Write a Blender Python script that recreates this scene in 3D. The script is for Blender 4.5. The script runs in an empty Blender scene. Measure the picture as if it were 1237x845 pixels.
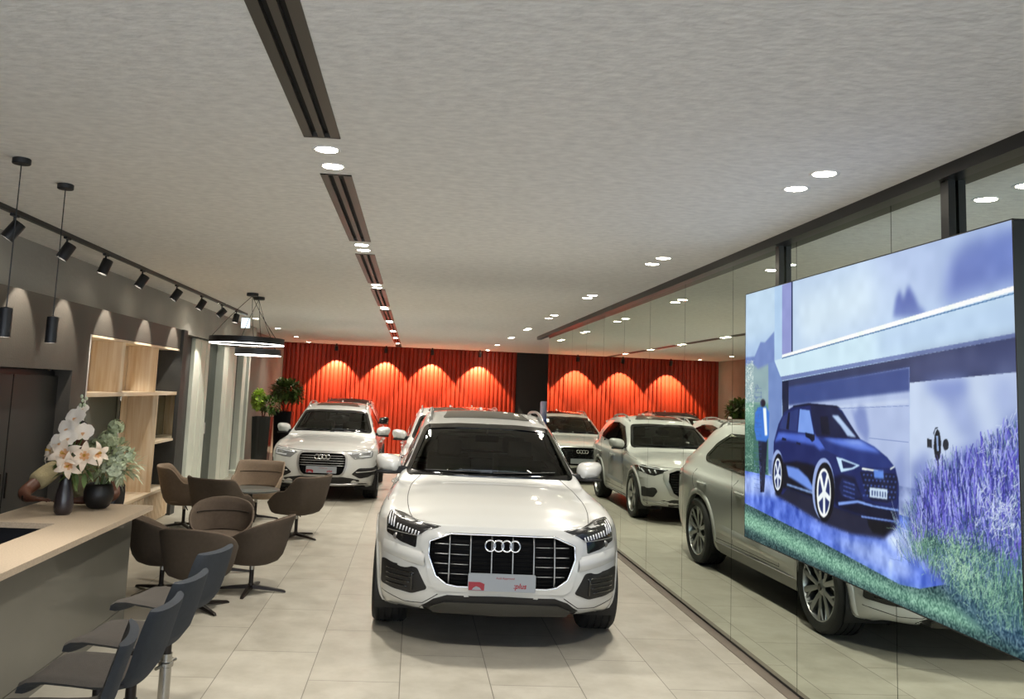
import bpy, bmesh, math, random
import numpy as np
from mathutils import Vector, Matrix
from mathutils.bvhtree import BVHTree
from mathutils.geometry import delaunay_2d_cdt

SC = bpy.context.scene
C = SC.collection
PI = math.pi
R = math.radians
random.seed(7)

# ------------------------------------------------------------------ materials
MATS = {}
def srgb(h):
    if isinstance(h, str):
        h = h.lstrip('#'); c = [int(h[i:i+2], 16)/255 for i in (0, 2, 4)]
    else:
        c = h
    return tuple(x/12.92 if x <= .04045 else ((x+.055)/1.055)**2.4 for x in c) + (1,)

def mat(name, col, rough=.5, metal=0., coat=0., emit=None, estr=0., bump=0., bscale=50., var=0., vscale=4., spec=.5, alpha=None, stretch=None):
    m = bpy.data.materials.new(name); m.use_nodes = True
    nt = m.node_tree; b = nt.nodes['Principled BSDF']
    b.inputs['Base Color'].default_value = srgb(col)
    b.inputs['Roughness'].default_value = rough
    b.inputs['Metallic'].default_value = metal
    b.inputs['Coat Weight'].default_value = coat
    b.inputs['Coat Roughness'].default_value = .04
    b.inputs['Specular IOR Level'].default_value = spec
    if emit:
        b.inputs['Emission Color'].default_value = srgb(emit)
        b.inputs['Emission Strength'].default_value = estr
    if bump or var:
        tc = nt.nodes.new('ShaderNodeTexCoord')
        mp = nt.nodes.new('ShaderNodeMapping'); nt.links.new(tc.outputs['Object'], mp.inputs[0])
        if stretch: mp.inputs['Scale'].default_value = stretch
    if bump:
        n = nt.nodes.new('ShaderNodeTexNoise'); n.inputs['Scale'].default_value = bscale; n.inputs['Detail'].default_value = 4
        nt.links.new(mp.outputs[0], n.inputs['Vector'])
        bp = nt.nodes.new('ShaderNodeBump'); bp.inputs['Strength'].default_value = bump; bp.inputs['Distance'].default_value = .01
        nt.links.new(n.outputs['Fac'], bp.inputs['Height']); nt.links.new(bp.outputs[0], b.inputs['Normal'])
    if var:
        n = nt.nodes.new('ShaderNodeTexNoise'); n.inputs['Scale'].default_value = vscale; n.inputs['Detail'].default_value = 6
        nt.links.new(mp.outputs[0], n.inputs['Vector'])
        cr = nt.nodes.new('ShaderNodeValToRGB')
        c = srgb(col)
        cr.color_ramp.elements[0].position = .3; cr.color_ramp.elements[1].position = .7
        cr.color_ramp.elements[0].color = tuple(max(0, x*(1-var)) for x in c[:3]) + (1,)
        cr.color_ramp.elements[1].color = tuple(min(1, x*(1+var)) for x in c[:3]) + (1,)
        nt.links.new(n.outputs['Fac'], cr.inputs[0]); nt.links.new(cr.outputs[0], b.inputs['Base Color'])
    MATS[name] = m
    return m

def wood(name, c1, c2, rough=.45, axis='Z'):
    m = mat(name, c1, rough); nt = m.node_tree; b = nt.nodes['Principled BSDF']
    tc = nt.nodes.new('ShaderNodeTexCoord'); mp = nt.nodes.new('ShaderNodeMapping')
    s = {'Z': (9, 9, .6), 'Y': (9, .6, 9), 'X': (.6, 9, 9)}[axis]
    mp.inputs['Scale'].default_value = s
    nt.links.new(tc.outputs['Object'], mp.inputs[0])
    n = nt.nodes.new('ShaderNodeTexNoise'); n.inputs['Scale'].default_value = 2.2; n.inputs['Detail'].default_value = 8; n.inputs['Distortion'].default_value = .6
    nt.links.new(mp.outputs[0], n.inputs['Vector'])
    cr = nt.nodes.new('ShaderNodeValToRGB')
    cr.color_ramp.elements[0].position = .32; cr.color_ramp.elements[1].position = .68
    cr.color_ramp.elements[0].color = srgb(c2); cr.color_ramp.elements[1].color = srgb(c1)
    nt.links.new(n.outputs['Fac'], cr.inputs[0]); nt.links.new(cr.outputs[0], b.inputs['Base Color'])
    return m

def glass_mat(name, tint, trans=.6, rough=.02):
    # tinted pane: part clear, part mirror-like
    m = bpy.data.materials.new(name); m.use_nodes = True; nt = m.node_tree
    nt.nodes.clear()
    out = nt.nodes.new('ShaderNodeOutputMaterial')
    tr = nt.nodes.new('ShaderNodeBsdfTransparent'); tr.inputs[0].default_value = srgb(tint)
    gl = nt.nodes.new('ShaderNodeBsdfGlossy'); gl.inputs['Roughness'].default_value = rough; gl.inputs[0].default_value = (1, 1, 1, 1)
    fr = nt.nodes.new('ShaderNodeFresnel'); fr.inputs[0].default_value = 1.5
    mx = nt.nodes.new('ShaderNodeMixShader')
    nt.links.new(fr.outputs[0], mx.inputs[0]); nt.links.new(tr.outputs[0], mx.inputs[1]); nt.links.new(gl.outputs[0], mx.inputs[2])
    nt.links.new(mx.outputs[0], out.inputs[0])
    MATS[name] = m
    return m

# ------------------------------------------------------------------ mesh builder
class MB:
    def __init__(s): s.v = []; s.f = []; s.mi = []; s.cur = 0
    def add(s, vs, fs):
        o = len(s.v); s.v += [tuple(v) for v in vs]; s.f += [tuple(i+o for i in f) for f in fs]; s.mi += [s.cur]*len(fs)
        return s
    def box(s, x0, x1, y0, y1, z0, z1, M=None, bev=0):
        if bev > 0:
            bm = bmesh.new(); bmesh.ops.create_cube(bm, size=1)
            for v in bm.verts:
                v.co = Vector(((x0+x1)/2+v.co.x*(x1-x0), (y0+y1)/2+v.co.y*(y1-y0), (z0+z1)/2+v.co.z*(z1-z0)))
            bmesh.ops.bevel(bm, geom=bm.edges[:], offset=bev, segments=2, profile=.6, affect='EDGES')
            bm.verts.index_update()
            vs = [v.co.copy() for v in bm.verts]; fs = [[v.index for v in f.verts] for f in bm.faces]; bm.free()
        else:
            vs = [Vector(p) for p in ((x0,y0,z0),(x1,y0,z0),(x1,y1,z0),(x0,y1,z0),(x0,y0,z1),(x1,y0,z1),(x1,y1,z1),(x0,y1,z1))]
            fs = [(0,3,2,1),(4,5,6,7),(0,1,5,4),(1,2,6,5),(2,3,7,6),(3,0,4,7)]
        if M is not None: vs = [M @ v for v in vs]
        return s.add(vs, fs)
    def lathe(s, prof, seg=32, M=None, axis='Z', a0=0, a1=2*PI, cap=True):
        full = abs(a1-a0-2*PI) < 1e-6
        n = seg if full else seg+1
        vs = []
        for (r, z) in prof:
            for k in range(n):
                a = a0+(a1-a0)*k/seg
                x, y = r*math.cos(a), r*math.sin(a)
                p = {'Z': (x, y, z), 'Y': (x, z, y), 'X': (z, x, y)}[axis]
                vs.append(Vector(p))
        fs = []
        for i in range(len(prof)-1):
            for k in range(seg):
                k2 = (k+1) % n
                if not full and k+1 >= n: continue
                a, b, c, d = i*n+k, i*n+k2, (i+1)*n+k2, (i+1)*n+k
                fs.append((a, b, c, d) if axis != 'Y' else (a, d, c, b))
        if cap and full:
            if prof[0][0] > 1e-6: fs.append(tuple(reversed(range(n))))
            if prof[-1][0] > 1e-6: fs.append(tuple((len(prof)-1)*n+k for k in range(n)))
        if M is not None: vs = [M @ v for v in vs]
        return s.add(vs, fs)
    def cyl(s, p0, p1, r, r1=None, seg=16):
        p0, p1 = Vector(p0), Vector(p1); d = p1-p0
        M = Matrix.Translation(p0) @ d.to_track_quat('Z', 'Y').to_matrix().to_4x4()
        return s.lathe([(r, 0), (r if r1 is None else r1, d.length)], seg, M)
    def tube(s, pts, r, seg=8, closed=False, rs=None):
        pts = [Vector(p) for p in pts]; n = len(pts); vs = []; fs = []
        up = None
        for i, p in enumerate(pts):
            if closed: t = pts[(i+1) % n]-pts[i-1]
            else: t = pts[min(i+1, n-1)]-pts[max(i-1, 0)]
            if t.length < 1e-9: t = Vector((0, 0, 1))
            t.normalize()
            if up is None:
                up = Vector((0, 0, 1)) if abs(t.z) < .9 else Vector((1, 0, 0))
            a = t.cross(up)
            if a.length < 1e-6: a = t.cross(Vector((0, 1, 0)))
            a.normalize(); b = a.cross(t).normalized(); up = b
            rr = rs[i] if rs else r
            for k in range(seg):
                an = 2*PI*k/seg
                vs.append(p+a*math.cos(an)*rr+b*math.sin(an)*rr)
        m = n if closed else n-1
        for i in range(m):
            for k in range(seg):
                a0, b0 = i*seg+k, i*seg+(k+1) % seg; j = ((i+1) % n)*seg
                fs.append((a0, b0, j+(k+1) % seg, j+k))
        if not closed:
            fs.append(tuple(reversed(range(seg)))); fs.append(tuple((n-1)*seg+k for k in range(seg)))
        return s.add(vs, fs)
    def prism(s, poly, z0, z1, M=None):
        # poly: 2D outline, extruded z0..z1
        n = len(poly)
        area = sum(poly[i][0]*poly[(i+1) % n][1]-poly[(i+1) % n][0]*poly[i][1] for i in range(n))
        if area < 0: poly = list(reversed(poly))
        vs = [Vector((x, y, z0)) for x, y in poly]+[Vector((x, y, z1)) for x, y in poly]
        fs = [tuple(reversed(range(n))), tuple(range(n, 2*n))]+[(i, (i+1) % n, n+(i+1) % n, n+i) for i in range(n)]
        if M is not None: vs = [M @ v for v in vs]
        return s.add(vs, fs)
    def torus(s, c, Rr, r, M=None, seg=40, ms=8):
        vs = []; fs = []
        for i in range(seg):
            a = 2*PI*i/seg
            for k in range(ms):
                b = 2*PI*k/ms
                vs.append(Vector(((Rr+r*math.cos(b))*math.cos(a), (Rr+r*math.cos(b))*math.sin(a), r*math.sin(b))))
        for i in range(seg):
            for k in range(ms):
                fs.append((i*ms+k, ((i+1) % seg)*ms+k, ((i+1) % seg)*ms+(k+1) % ms, i*ms+(k+1) % ms))
        T = Matrix.Translation(Vector(c)) @ (M if M is not None else Matrix.Identity(4))
        return s.add([T @ v for v in vs], fs)
    def build(s, name, m, parent=None, smooth=False, angle=None):
        me = bpy.data.meshes.new(name)
        me.from_pydata([tuple(v) for v in s.v], [], s.f)
        ms = m if isinstance(m, (list, tuple)) else [m]
        for x in ms: me.materials.append(x)
        if len(ms) > 1: me.polygons.foreach_set('material_index', s.mi)
        if smooth:
            me.polygons.foreach_set('use_smooth', [True]*len(me.polygons))
            if angle is not None:
                me.set_sharp_from_angle(angle=R(angle))
        me.update()
        o = bpy.data.objects.new(name, me); C.objects.link(o)
        if parent is not None: o.parent = parent
        return o

def Mx(loc=(0, 0, 0), rx=0, ry=0, rz=0, s=1):
    return Matrix.Translation(Vector(loc)) @ Matrix.Rotation(rz, 4, 'Z') @ Matrix.Rotation(ry, 4, 'Y') @ Matrix.Rotation(rx, 4, 'X') @ Matrix.Scale(s, 4)

def tag(o, label=None, cat=None, group=None, kind=None):
    if label: o['label'] = label
    if cat: o['category'] = cat
    if group: o['group'] = group
    if kind: o['kind'] = kind
    return o
def empty(name, loc=(0, 0, 0), rz=0, label=None, cat=None, group=None):
    o = bpy.data.objects.new(name, None); C.objects.link(o)
    o.location = loc; o.rotation_euler = (0, 0, rz); o.empty_display_size = .1
    return tag(o, label, cat, group)
def copy_tree(o, parent=None):
    c = o.copy(); C.objects.link(c); c.parent = parent
    for ch in [x for x in SC.objects if x.parent == o]: copy_tree(ch, c)
    return c
def spot(name, loc, aim, power, angle, blend=.5, col=(1, .93, .82), size=.04):
    l = bpy.data.lights.new(name, 'SPOT'); l.energy = power; l.spot_size = R(angle); l.spot_blend = blend
    l.color = col; l.shadow_soft_size = size
    o = bpy.data.objects.new(name, l); C.objects.link(o); o.location = loc
    o.rotation_euler = (Vector(aim)-Vector(loc)).to_track_quat('-Z', 'Y').to_euler()
    return o

# ------------------------------------------------------------------ camera
def make_camera():
    f, cx, cy, pi_, ya, ro, h = 1051.27, 560.1, 349.66, .116097, .051544, .043249, 1.92515
    F = Vector((math.sin(ya)*math.cos(pi_), math.cos(ya)*math.cos(pi_), math.sin(pi_)))
    Rt = Vector((math.cos(ya), -math.sin(ya), 0)); U = Rt.cross(F)
    R2 = math.cos(ro)*Rt+math.sin(ro)*U; U2 = -math.sin(ro)*Rt+math.cos(ro)*U
    cd = bpy.data.cameras.new('camera'); cam = bpy.data.objects.new('camera', cd); C.objects.link(cam)
    M = Matrix((R2, U2, -F)).transposed().to_4x4(); M.translation = Vector((0, 0, h))
    cam.matrix_world = M
    cd.sensor_fit = 'HORIZONTAL'; cd.sensor_width = 36; cd.lens = f/1237*36
    cd.shift_x = (618.5-cx)/1237; cd.shift_y = (cy-422.5)/1237
    cd.clip_start = .05; cd.clip_end = 200
    SC.camera = cam
make_camera()
XM, HC, ZB = 2.631, 3.130, 25.95      # mirror plane, ceiling height, red wall
# ------------------------------------------------------------------ room materials
m_plaster = mat('ceiling_plaster', '#f3f1ec', .85, bump=.6, bscale=22, var=.08, vscale=14, stretch=(1, 1.7, 1))
m_grey_plaster = mat('grey_plaster', '#a5a39c', .85, bump=.3, bscale=20, var=.08, vscale=1.5)
m_clad = mat('dark_cladding', '#4b463f', .6, bump=.25, bscale=60, var=.1, vscale=3)
m_charcoal = mat('charcoal_panel', '#3c3c3a', .6, bump=.2, bscale=90, var=.15, vscale=6)
m_black = mat('black_metal', '#0d0c0c', .35)
m_red = mat('red_cladding', '#942608', .5, var=.1, vscale=2.0)
m_blackwall = mat('black_wall', '#232323', .7)
m_white_frame = mat('white_frame', '#e0e6db', .5, bump=.15, bscale=30, var=.05, vscale=3)
m_dark_glass = mat('dark_glass', '#242a28', .06, spec=.8)
m_concrete = mat('concrete', '#a09a90', .85, bump=.35, bscale=14, var=.12, vscale=1.3)
m_lamp = mat('lamp_lens', '#ffffff', .3, emit='#fff3dc', estr=40)
m_white = mat('white_trim', '#e8e6e0', .4)
m_strip = mat('floor_strip', '#6d645a', .5, var=.1, vscale=8)

def floor_mat():
    m = mat('floor_tile', '#c3bfb4', .32); nt = m.node_tree; b = nt.nodes['Principled BSDF']
    tc = nt.nodes.new('ShaderNodeTexCoord')
    mp = nt.nodes.new('ShaderNodeMapping'); nt.links.new(tc.outputs['Object'], mp.inputs[0])
    mp.inputs['Rotation'].default_value = (0, 0, PI/2)
    br = nt.nodes.new('ShaderNodeTexBrick'); nt.links.new(mp.outputs[0], br.inputs['Vector'])
    br.inputs['Scale'].default_value = 1; br.inputs['Brick Width'].default_value = 1.2; br.inputs['Row Height'].default_value = .6
    br.offset = .5
    br.inputs['Mortar Size'].default_value = .0035; br.inputs['Mortar Smooth'].default_value = .3; br.inputs['Bias'].default_value = 0
    br.inputs['Color1'].default_value = srgb('#b6b2a6'); br.inputs['Color2'].default_value = srgb('#b0aca0'); br.inputs['Mortar'].default_value = srgb('#716c62')
    n = nt.nodes.new('ShaderNodeTexNoise'); n.inputs['Scale'].default_value = 3.5; n.inputs['Detail'].default_value = 9; n.inputs['Roughness'].default_value = .65
    nt.links.new(tc.outputs['Object'], n.inputs['Vector'])
    mx = nt.nodes.new('ShaderNodeMix'); mx.data_type = 'RGBA'; mx.blend_type = 'MULTIPLY'; mx.inputs[0].default_value = .5
    cr = nt.nodes.new('ShaderNodeValToRGB'); cr.color_ramp.elements[0].position = .35; cr.color_ramp.elements[1].position = .62
    cr.color_ramp.elements[0].color = (.6, .58, .54, 1); cr.color_ramp.elements[1].color = (1, 1, 1, 1)
    nt.links.new(n.outputs['Fac'], cr.inputs[0]); nt.links.new(br.outputs['Color'], mx.inputs[6]); nt.links.new(cr.outputs[0], mx.inputs[7])
    nt.links.new(mx.outputs[2], b.inputs['Base Color'])
    cr2 = nt.nodes.new('ShaderNodeMapRange'); cr2.inputs[3].default_value = .28; cr2.inputs[4].default_value = .5
    nt.links.new(n.outputs['Fac'], cr2.inputs[0]); nt.links.new(cr2.outputs[0], b.inputs['Roughness'])
    return m
m_floor = floor_mat()

def mirror_mat():
    m = bpy.data.materials.new('tinted_mirror'); m.use_nodes = True; nt = m.node_tree; nt.nodes.clear()
    out = nt.nodes.new('ShaderNodeOutputMaterial'); gl = nt.nodes.new('ShaderNodeBsdfGlossy')
    gl.inputs[0].default_value = (.76, .82, .74, 1); gl.inputs['Roughness'].default_value = .003
    nt.links.new(gl.outputs[0], out.inputs[0]); MATS['tinted_mirror'] = m
    return m
m_mirror = mirror_mat()

def struct(o): o['kind'] = 'structure'; return o
XL = -3.6
Y0 = -3.0
struct(MB().box(-5, 4.8, Y0, ZB+.1, -.12, 0).build('floor', m_floor))
# ceiling as one slab with a long slot opening for the air diffusers
c = MB()
c.box(-5, -.60, Y0, ZB+.1, HC, HC+.2); c.box(-.42, 4.8, Y0, ZB+.1, HC, HC+.2); c.box(-.60, -.42, Y0, ZB+.1, HC+.06, HC+.2)
SEGS = [(-1.2, 1.3), (1.75, 4.19), (4.93, 7.22), (7.92, 10.15), (10.75, 13.0), (13.6, 15.7), (16.3, 18.4), (19.0, 20.9), (21.5, 23.5), (24.1, 25.8)]
for a_, b_ in zip([Y0]+[s_[1] for s_ in SEGS[1:]], [SEGS[1][0]]+[s_[0] for s_ in SEGS[2:]]+[ZB]): c.box(-.60, -.42, a_, b_, HC, HC+.06)
struct(c.build('ceiling', m_plaster))
# back wall: pleated red cladding, then a black bay on the right
def pleats(x0, x1, y, z0, z1, pitch=.128, d=.042):
    n = int(round((x1-x0)/pitch)); vs = []; fs = []; xs = []
    rnd = random.Random(3)
    for i in range(n):
        a = x0+(x1-x0)*i/n; p = (x1-x0)/n; k = rnd.uniform(-.012, .012)
        dd = d*rnd.uniform(.7, 1.2)
        xs += [(a, 0), (a+p*.12+k, dd*.85), (a+p*.45+k, dd), (a+p*.82, dd*.75), (a+p*.93, dd*.1)]
    xs.append((x1, 0))
    for (x, dd) in xs: vs += [(x, y-dd, z0), (x, y-dd, z1)]
    for i in range(len(xs)-1): fs.append((2*i, 2*i+2, 2*i+3, 2*i+1))
    return vs, fs
w = MB(); w.box(-5, 4.8, ZB, ZB+.1, 0, HC+.2)
struct(w.build('wall_back', m_blackwall))
v, f = pleats(-3.92, 3.02, ZB-.005, 0, HC)
w = MB(); w.add(v, f); struct(w.build('trim_1', m_red))
w = MB(); v, f = pleats(3.55, 4.8, ZB-.005, 0, HC)
# left walls
w = MB(); w.box(XL-.2, XL, Y0, 19.85, 2.62, HC); w.box(-3.75-.2, -3.75, 13.4, 14.65, 0, 2.62)
struct(w.build('wall_left', m_grey_plaster))
w = MB(); w.box(-4.3, -3.88, 19.85, ZB, 0, HC)
struct(w.build('wall_left', m_concrete))
# dark cladding with an opening for wardrobe (Y 4.6..8.96) and bookcase (9.30..12.83)
XD = -3.4
for b_ in ((XD-.2, XD, Y0, 13.0, 2.35, 2.63), (XD-.2, XD, Y0, 8.9, 1.96, 2.35), (XD-.2, XD, 8.9, 9.30, 0, 2.35), (XD-.2, XD, Y0, 5.0, 0, 1.96), (-4.4, XD-.2, Y0, 13.0, 2.40, 2.62)):
    struct(MB().box(*b_).build('wall_left', m_clad))
w = MB(); w.box(-4.0, -3.36, 12.80, 13.02, 0, 2.63); w.box(-3.95, -3.72, 13.02, 14.7, 0, 2.61)
struct(w.build('wall_left', m_charcoal))
struct(MB().box(-4.5, -4.4, Y0, 13.2, 0, 2.62).build('wall_left', m_charcoal))
# right: mirror glass panels over a backing, black ceiling beam, floor strip
YE = 17.2
seams = [-1.38, -.17, 1.04, 2.25, 3.46, 4.68, 5.90, 7.12, 8.42, 9.70, 10.91, 12.12, 13.35, 14.6, 15.9, YE]
w = MB()
for a, b in zip([Y0]+seams[:-1], seams):
    w.box(XM, XM+.012, a+.003, b-.003, .03, HC-.002)
struct(w.build('wall_right', m_mirror))
struct(MB().box(XM+.013, XM+.12, Y0, YE, 0, HC).build('wall_right', m_charcoal))
struct(MB().box(4.6, 4.8, Y0, ZB, 0, HC).build('wall_right', m_blackwall))
struct(MB().box(XM-.09, XM, Y0, YE+1.1, HC-.065, HC).build('trim_2', m_black))
struct(MB().box(XM-.075, XM+.01, Y0, YE, -.01, .006).build('trim_3', m_strip))
# black posts that carry the screen
for k, (y, lab) in enumerate([(6.12, 'black steel post behind the far top corner of the screen'), (4.11, 'black steel post above the middle of the screen, nearer the camera')]):
    o = MB().box(XM-.045, XM-.008, y-.032, y+.032, 2.756, HC-.045).build('hanger_post', m_black)
    tag(o, lab, 'post', 'black posts holding the screen')

# white framed glass facade further left
m_door = m_white_frame
w = MB()
w.box(-3.80, -3.66, 14.7, 15.75, 0, 2.62); w.box(-3.80, -3.66, 16.95, 18.15, 0, 2.62); w.box(-3.80, -3.68, 18.95, 19.3, 0, 2.62)
w.box(-3.80, -3.66, 14.7, 19.85, 2.60, 2.80); w.box(-3.80, -3.70, 19.75, 19.9, 0, 2.62)
w.box(-3.80, -3.60, 18.7, 19.85, .0, .06)
for yy in (15.1, 15.5, 17.3, 17.85): w.box(-3.66, -3.652, yy, yy+.02, 0, 2.60)
struct(w.build('door_1', m_door))
w = MB(); w.box(-3.92, -3.80, 14.7, 19.9, 0, 2.8)
struct(w.build('window_1', m_dark_glass))
o = MB().box(-3.80, -3.755, 16.2, 16.24, .95, 1.15).build('door_2', m_white); struct(o)
# ------------------------------------------------------------------ ceiling fixtures
m_diff = mat('diffuser_metal', '#5c5852', .35, metal=.6)
m_slot = mat('slot_dark', '#0a0a0a', .8)
m_ring = mat('lamp_ring', '#efeee9', .35)
ORD = ['nearest', 'second', 'third', 'fourth', 'fifth', 'sixth', 'seventh', 'eighth']
def downlight(x, y, r, label, group):
    z = HC if x < -.7 or x > -.3 else HC
    mb = MB().lathe([(r*.80, -.001), (r*1.0, -.006), (r*1.08, -.004), (r*1.10, .004)], 28, Matrix.Translation((0, 0, 0)), cap=False)
    e = empty('downlight', (x, y, z), 0, label, 'ceiling light', group)
    mb.build('trim_ring', m_ring, e, smooth=True)
    MB().lathe([(0, -.003), (r*.80, -.003), (r*.8, .004)], 28).build('lens', m_lamp, e)
    return e
cen = [4.58, 7.55, 10.45, 13.3, 16.0, 18.7, 21.2, 23.8]
for k, y in enumerate(cen):
    for s, w_ in ((-.17, 'nearer'), (.17, 'farther')):
        sp = .17 if k == 0 else .14
        yy = y+(sp if s > 0 else -sp)
        downlight(-.51, yy, .07, 'recessed downlight in the central air slot row, %s lamp of the %s pair' % (w_, ORD[k]), 'downlights between the central air slots')
        
    spot('spot_lamp', (-.51, y, HC-.03), (-.51, y, 0), 180 if y < 21 else (110 if y < 23 else 45), 140, .9, size=.1)
rt = [(4.33, 4.67), (7.29, 7.64), (10.29, 10.59), (13.15, 13.7), (16.15, 16.5), (18.9, 19.2), (22.2, 22.4), (25.2, 25.4)]
for k, (a, b) in enumerate(rt):
    for yy, w_ in ((a, 'nearer'), (b, 'farther')):
        downlight(2.08, yy, .07, 'recessed downlight in the row by the mirror wall, %s lamp of the %s pair' % (w_, ORD[k]), 'downlights along the mirror wall')
    spot('spot_lamp', (2.08, (a+b)/2, HC-.03), (2.0, (a+b)/2, 0), 180 if a < 22 else (100 if a < 25 else 30), 140, .9, size=.1)
for k, y in enumerate([13.9, 16.86, 19.6, 22.7, 25.3]):
    downlight(-3.1, y, .075, 'round recessed downlight near the left wall, %s of the single row' % ORD[k], 'single downlights near the left wall')
    spot('spot_lamp', (-3.1, y, HC-.03), (-3.0, y, 0), 80 if y < 22 else (50 if y < 25 else 15), 128, .9, size=.1)
# linear air diffusers between the central lamp pairs
segs = SEGS
for k, (a, b) in enumerate(segs):
    if k == 0: continue
    e = empty('linear_air_diffuser', (-.51, a, HC), 0, 'long grey metal slot air diffuser in the ceiling, %s from the camera' % (ORD+['ninth', 'tenth'])[k-1], 'air diffuser', 'linear slot diffusers down the ceiling centre')
    L = b-a
    fr = MB()
    for x0, x1 in ((-.0895, -.046), (-.018, .014), (.042, .0895)): fr.box(x0, x1, 0, L, -.004, .02)
    fr.box(-.0895, .0895, 0, .015, -.004, .02); fr.box(-.0895, .0895, L-.015, L, -.004, .02)
    fr.build('frame', m_diff, e)
    MB().box(-.05, .05, .01, L-.01, .022, .03).build('slot_back', m_slot, e)
# track with eight spot heads
e = empty('lighting_track', (-3.05, 5.0, HC), 0, 'long black ceiling track above the dark panelled wall', 'lighting track')
MB().box(-.02, .02, 0, 10.7, -.035, 0).build('rail', m_black, e)
hy = [6.6, 7.6, 8.55, 9.7, 11.1, 12.4, 13.7, 14.8]
tilt = [32, 26, 16, 26, 30, 26, 42, 8]
hl = ['nearest the camera above the counter', 'second from the camera, over the pendant lamps', 'third from the camera', 'fourth from the camera', 'fifth from the camera', 'third from the far end of the track', 'second from the far end with a bright rim', 'at the far end of the track']
m_head = mat('spot_black', '#17171a', .45)
for k, y in enumerate(hy):
    h = empty('track_spotlight', (-3.05, y, HC-.035), 0, 'black cylinder spotlight on the ceiling track, ' + hl[k], 'spotlight', 'black spotlights on the ceiling track')
    MB().box(-.014, .014, -.05, .05, -.018, 0).build('adapter', m_head, h)
    br = MB(); br.tube([(0, -.0, -.015), (0, 0, -.05), (0, 0, -.07)], .009)
    br.build('arm', m_head, h)
    M = Matrix.Translation((0, 0, -.125)) @ Matrix.Rotation(R(tilt[k]), 4, 'Y') @ Matrix.Rotation(R(-10), 4, 'X')
    b = MB(); b.lathe([(.046, .075), (.05, .07), (.05, -.075), (.044, -.075), (.042, -.05)], 28, M)
    b.build('head', m_head, h, smooth=True, angle=40)
    MB().lathe([(0, -.052), (.041, -.052), (.041, -.056), (0, -.056)], 20, M).build('lens', MATS['lamp_lens'], h)
    d = M.to_3x3() @ Vector((0, 0, -1))
    p = Vector((-3.05, y, HC-.035)) + M @ Vector((0, 0, -.085))
    spot('spot_lamp', p, p+Vector((-.42, 0, -1)), 44, 62, .35, size=.015)
# wall washers on the red wall
m_wash = mat('washer_black', '#100d0c', .5)
for x, lab in ((-2.31, 'far left of the red wall, above the small parked car'), (-.87, 'in the middle-left of the red wall'), (.48, 'right of the middle of the red wall'), (1.88, 'near the black bay of the red wall')):
    h = empty('wall_washer', (x, ZB-.40, HC), 0, 'small black ceiling spotlight ' + lab, 'spotlight', 'small black spotlights in front of the red wall')
    M = Matrix.Translation((0, 0, -.13)) @ Matrix.Rotation(R(16), 4, 'X')
    MB().lathe([(.045, .07), (.05, .06), (.05, -.07), (.04, -.07)], 20, M).build('head', m_wash, h, smooth=True, angle=40)
    MB().cyl((0, 0, 0), (0, 0, -.08), .02).build('stem', m_wash, h)
    spot('spot_lamp', (x, ZB-.40, HC-.22), (x, ZB-.16, HC-1.22), 420, 84, .18, col=(1, .82, .58), size=.02)
# two slim pendants over the counter
for k, (y, lab) in enumerate([(4.97, 'leftmost slim black cylinder pendant lamp on a cord over the counter'), (5.6, 'slim black cylinder pendant lamp on a cord, right of the leftmost one')]):
    h = empty('pendant_lamp', (-2.29, y, HC), 0, lab, 'pendant lamp', 'slim pendants over the counter')
    MB().lathe([(.045, 0), (.05, -.004), (.05, -.03), (.046, -.034)], 24).build('canopy', m_head, h, smooth=True, angle=40)
    MB().cyl((0, 0, -.03), (0, 0, -.86), .0035, seg=8).build('cord', m_head, h)
    MB().lathe([(.01, -.85), (.034, -.855), (.035, -.86), (.035, -1.018), (.030, -1.018), (.03, -.99)], 24).build('shade', m_head, h, smooth=True, angle=40)
    MB().lathe([(0, -1.005), (.03, -1.005), (.03, -1.012), (0, -1.012)], 20).build('lens', MATS['lamp_lens'], h)
    spot('spot_lamp', (-2.29, y, HC-1.03), (-2.29, y, 0), 30, 95, .6, size=.03)
# two ring pendants
m_ringlight = mat('ring_glow', '#ffffff', .4, emit='#fffaf0', estr=9)
for (x, y, z, r, cy_, lab) in ((-2.34, 12.2, 2.475, .51, 12.0, 'large black ring pendant lamp with a glowing white underside'), (-2.22, 12.45, 2.335, .32, 12.5, 'small black ring pendant lamp hanging below the large ring')):
    h = empty('ring_lamp', (x, y, z), 0, lab, 'pendant lamp')
    MB().lathe([(r-.035, .05), (r, .05), (r, -.035), (r-.035, -.035), (r-.035, .05)], 72, cap=False).build('ring', m_head, h, smooth=True, angle=30)
    MB().lathe([(r-.028, -.036), (r-.006, -.036), (r-.006, -.043), (r-.028, -.043), (r-.028, -.036)], 72, cap=False).build('light_strip', m_ringlight, h)
    zc = HC-z; cx_ = -2.27-x; cyy = cy_-y
    MB().lathe([(.075, zc), (.08, zc-.004), (.08, zc-.04), (.07, zc-.045)], 28, Matrix.Translation((cx_, cyy, 0))).build('canopy', m_head, h, smooth=True, angle=40)
    for a in (90, 210, 330):
        ex, ey = (r-.018)*math.cos(R(a)), (r-.018)*math.sin(R(a))
        pts = [(cx_+(ex-cx_)*t+.02*math.sin(t*PI)*math.cos(a), cyy+(ey-cyy)*t, zc-.04+(.05-zc+.04)*t) for t in [i/8 for i in range(9)]]
        MB().tube(pts, .004, 6).build('cable', m_head, h)
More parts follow.
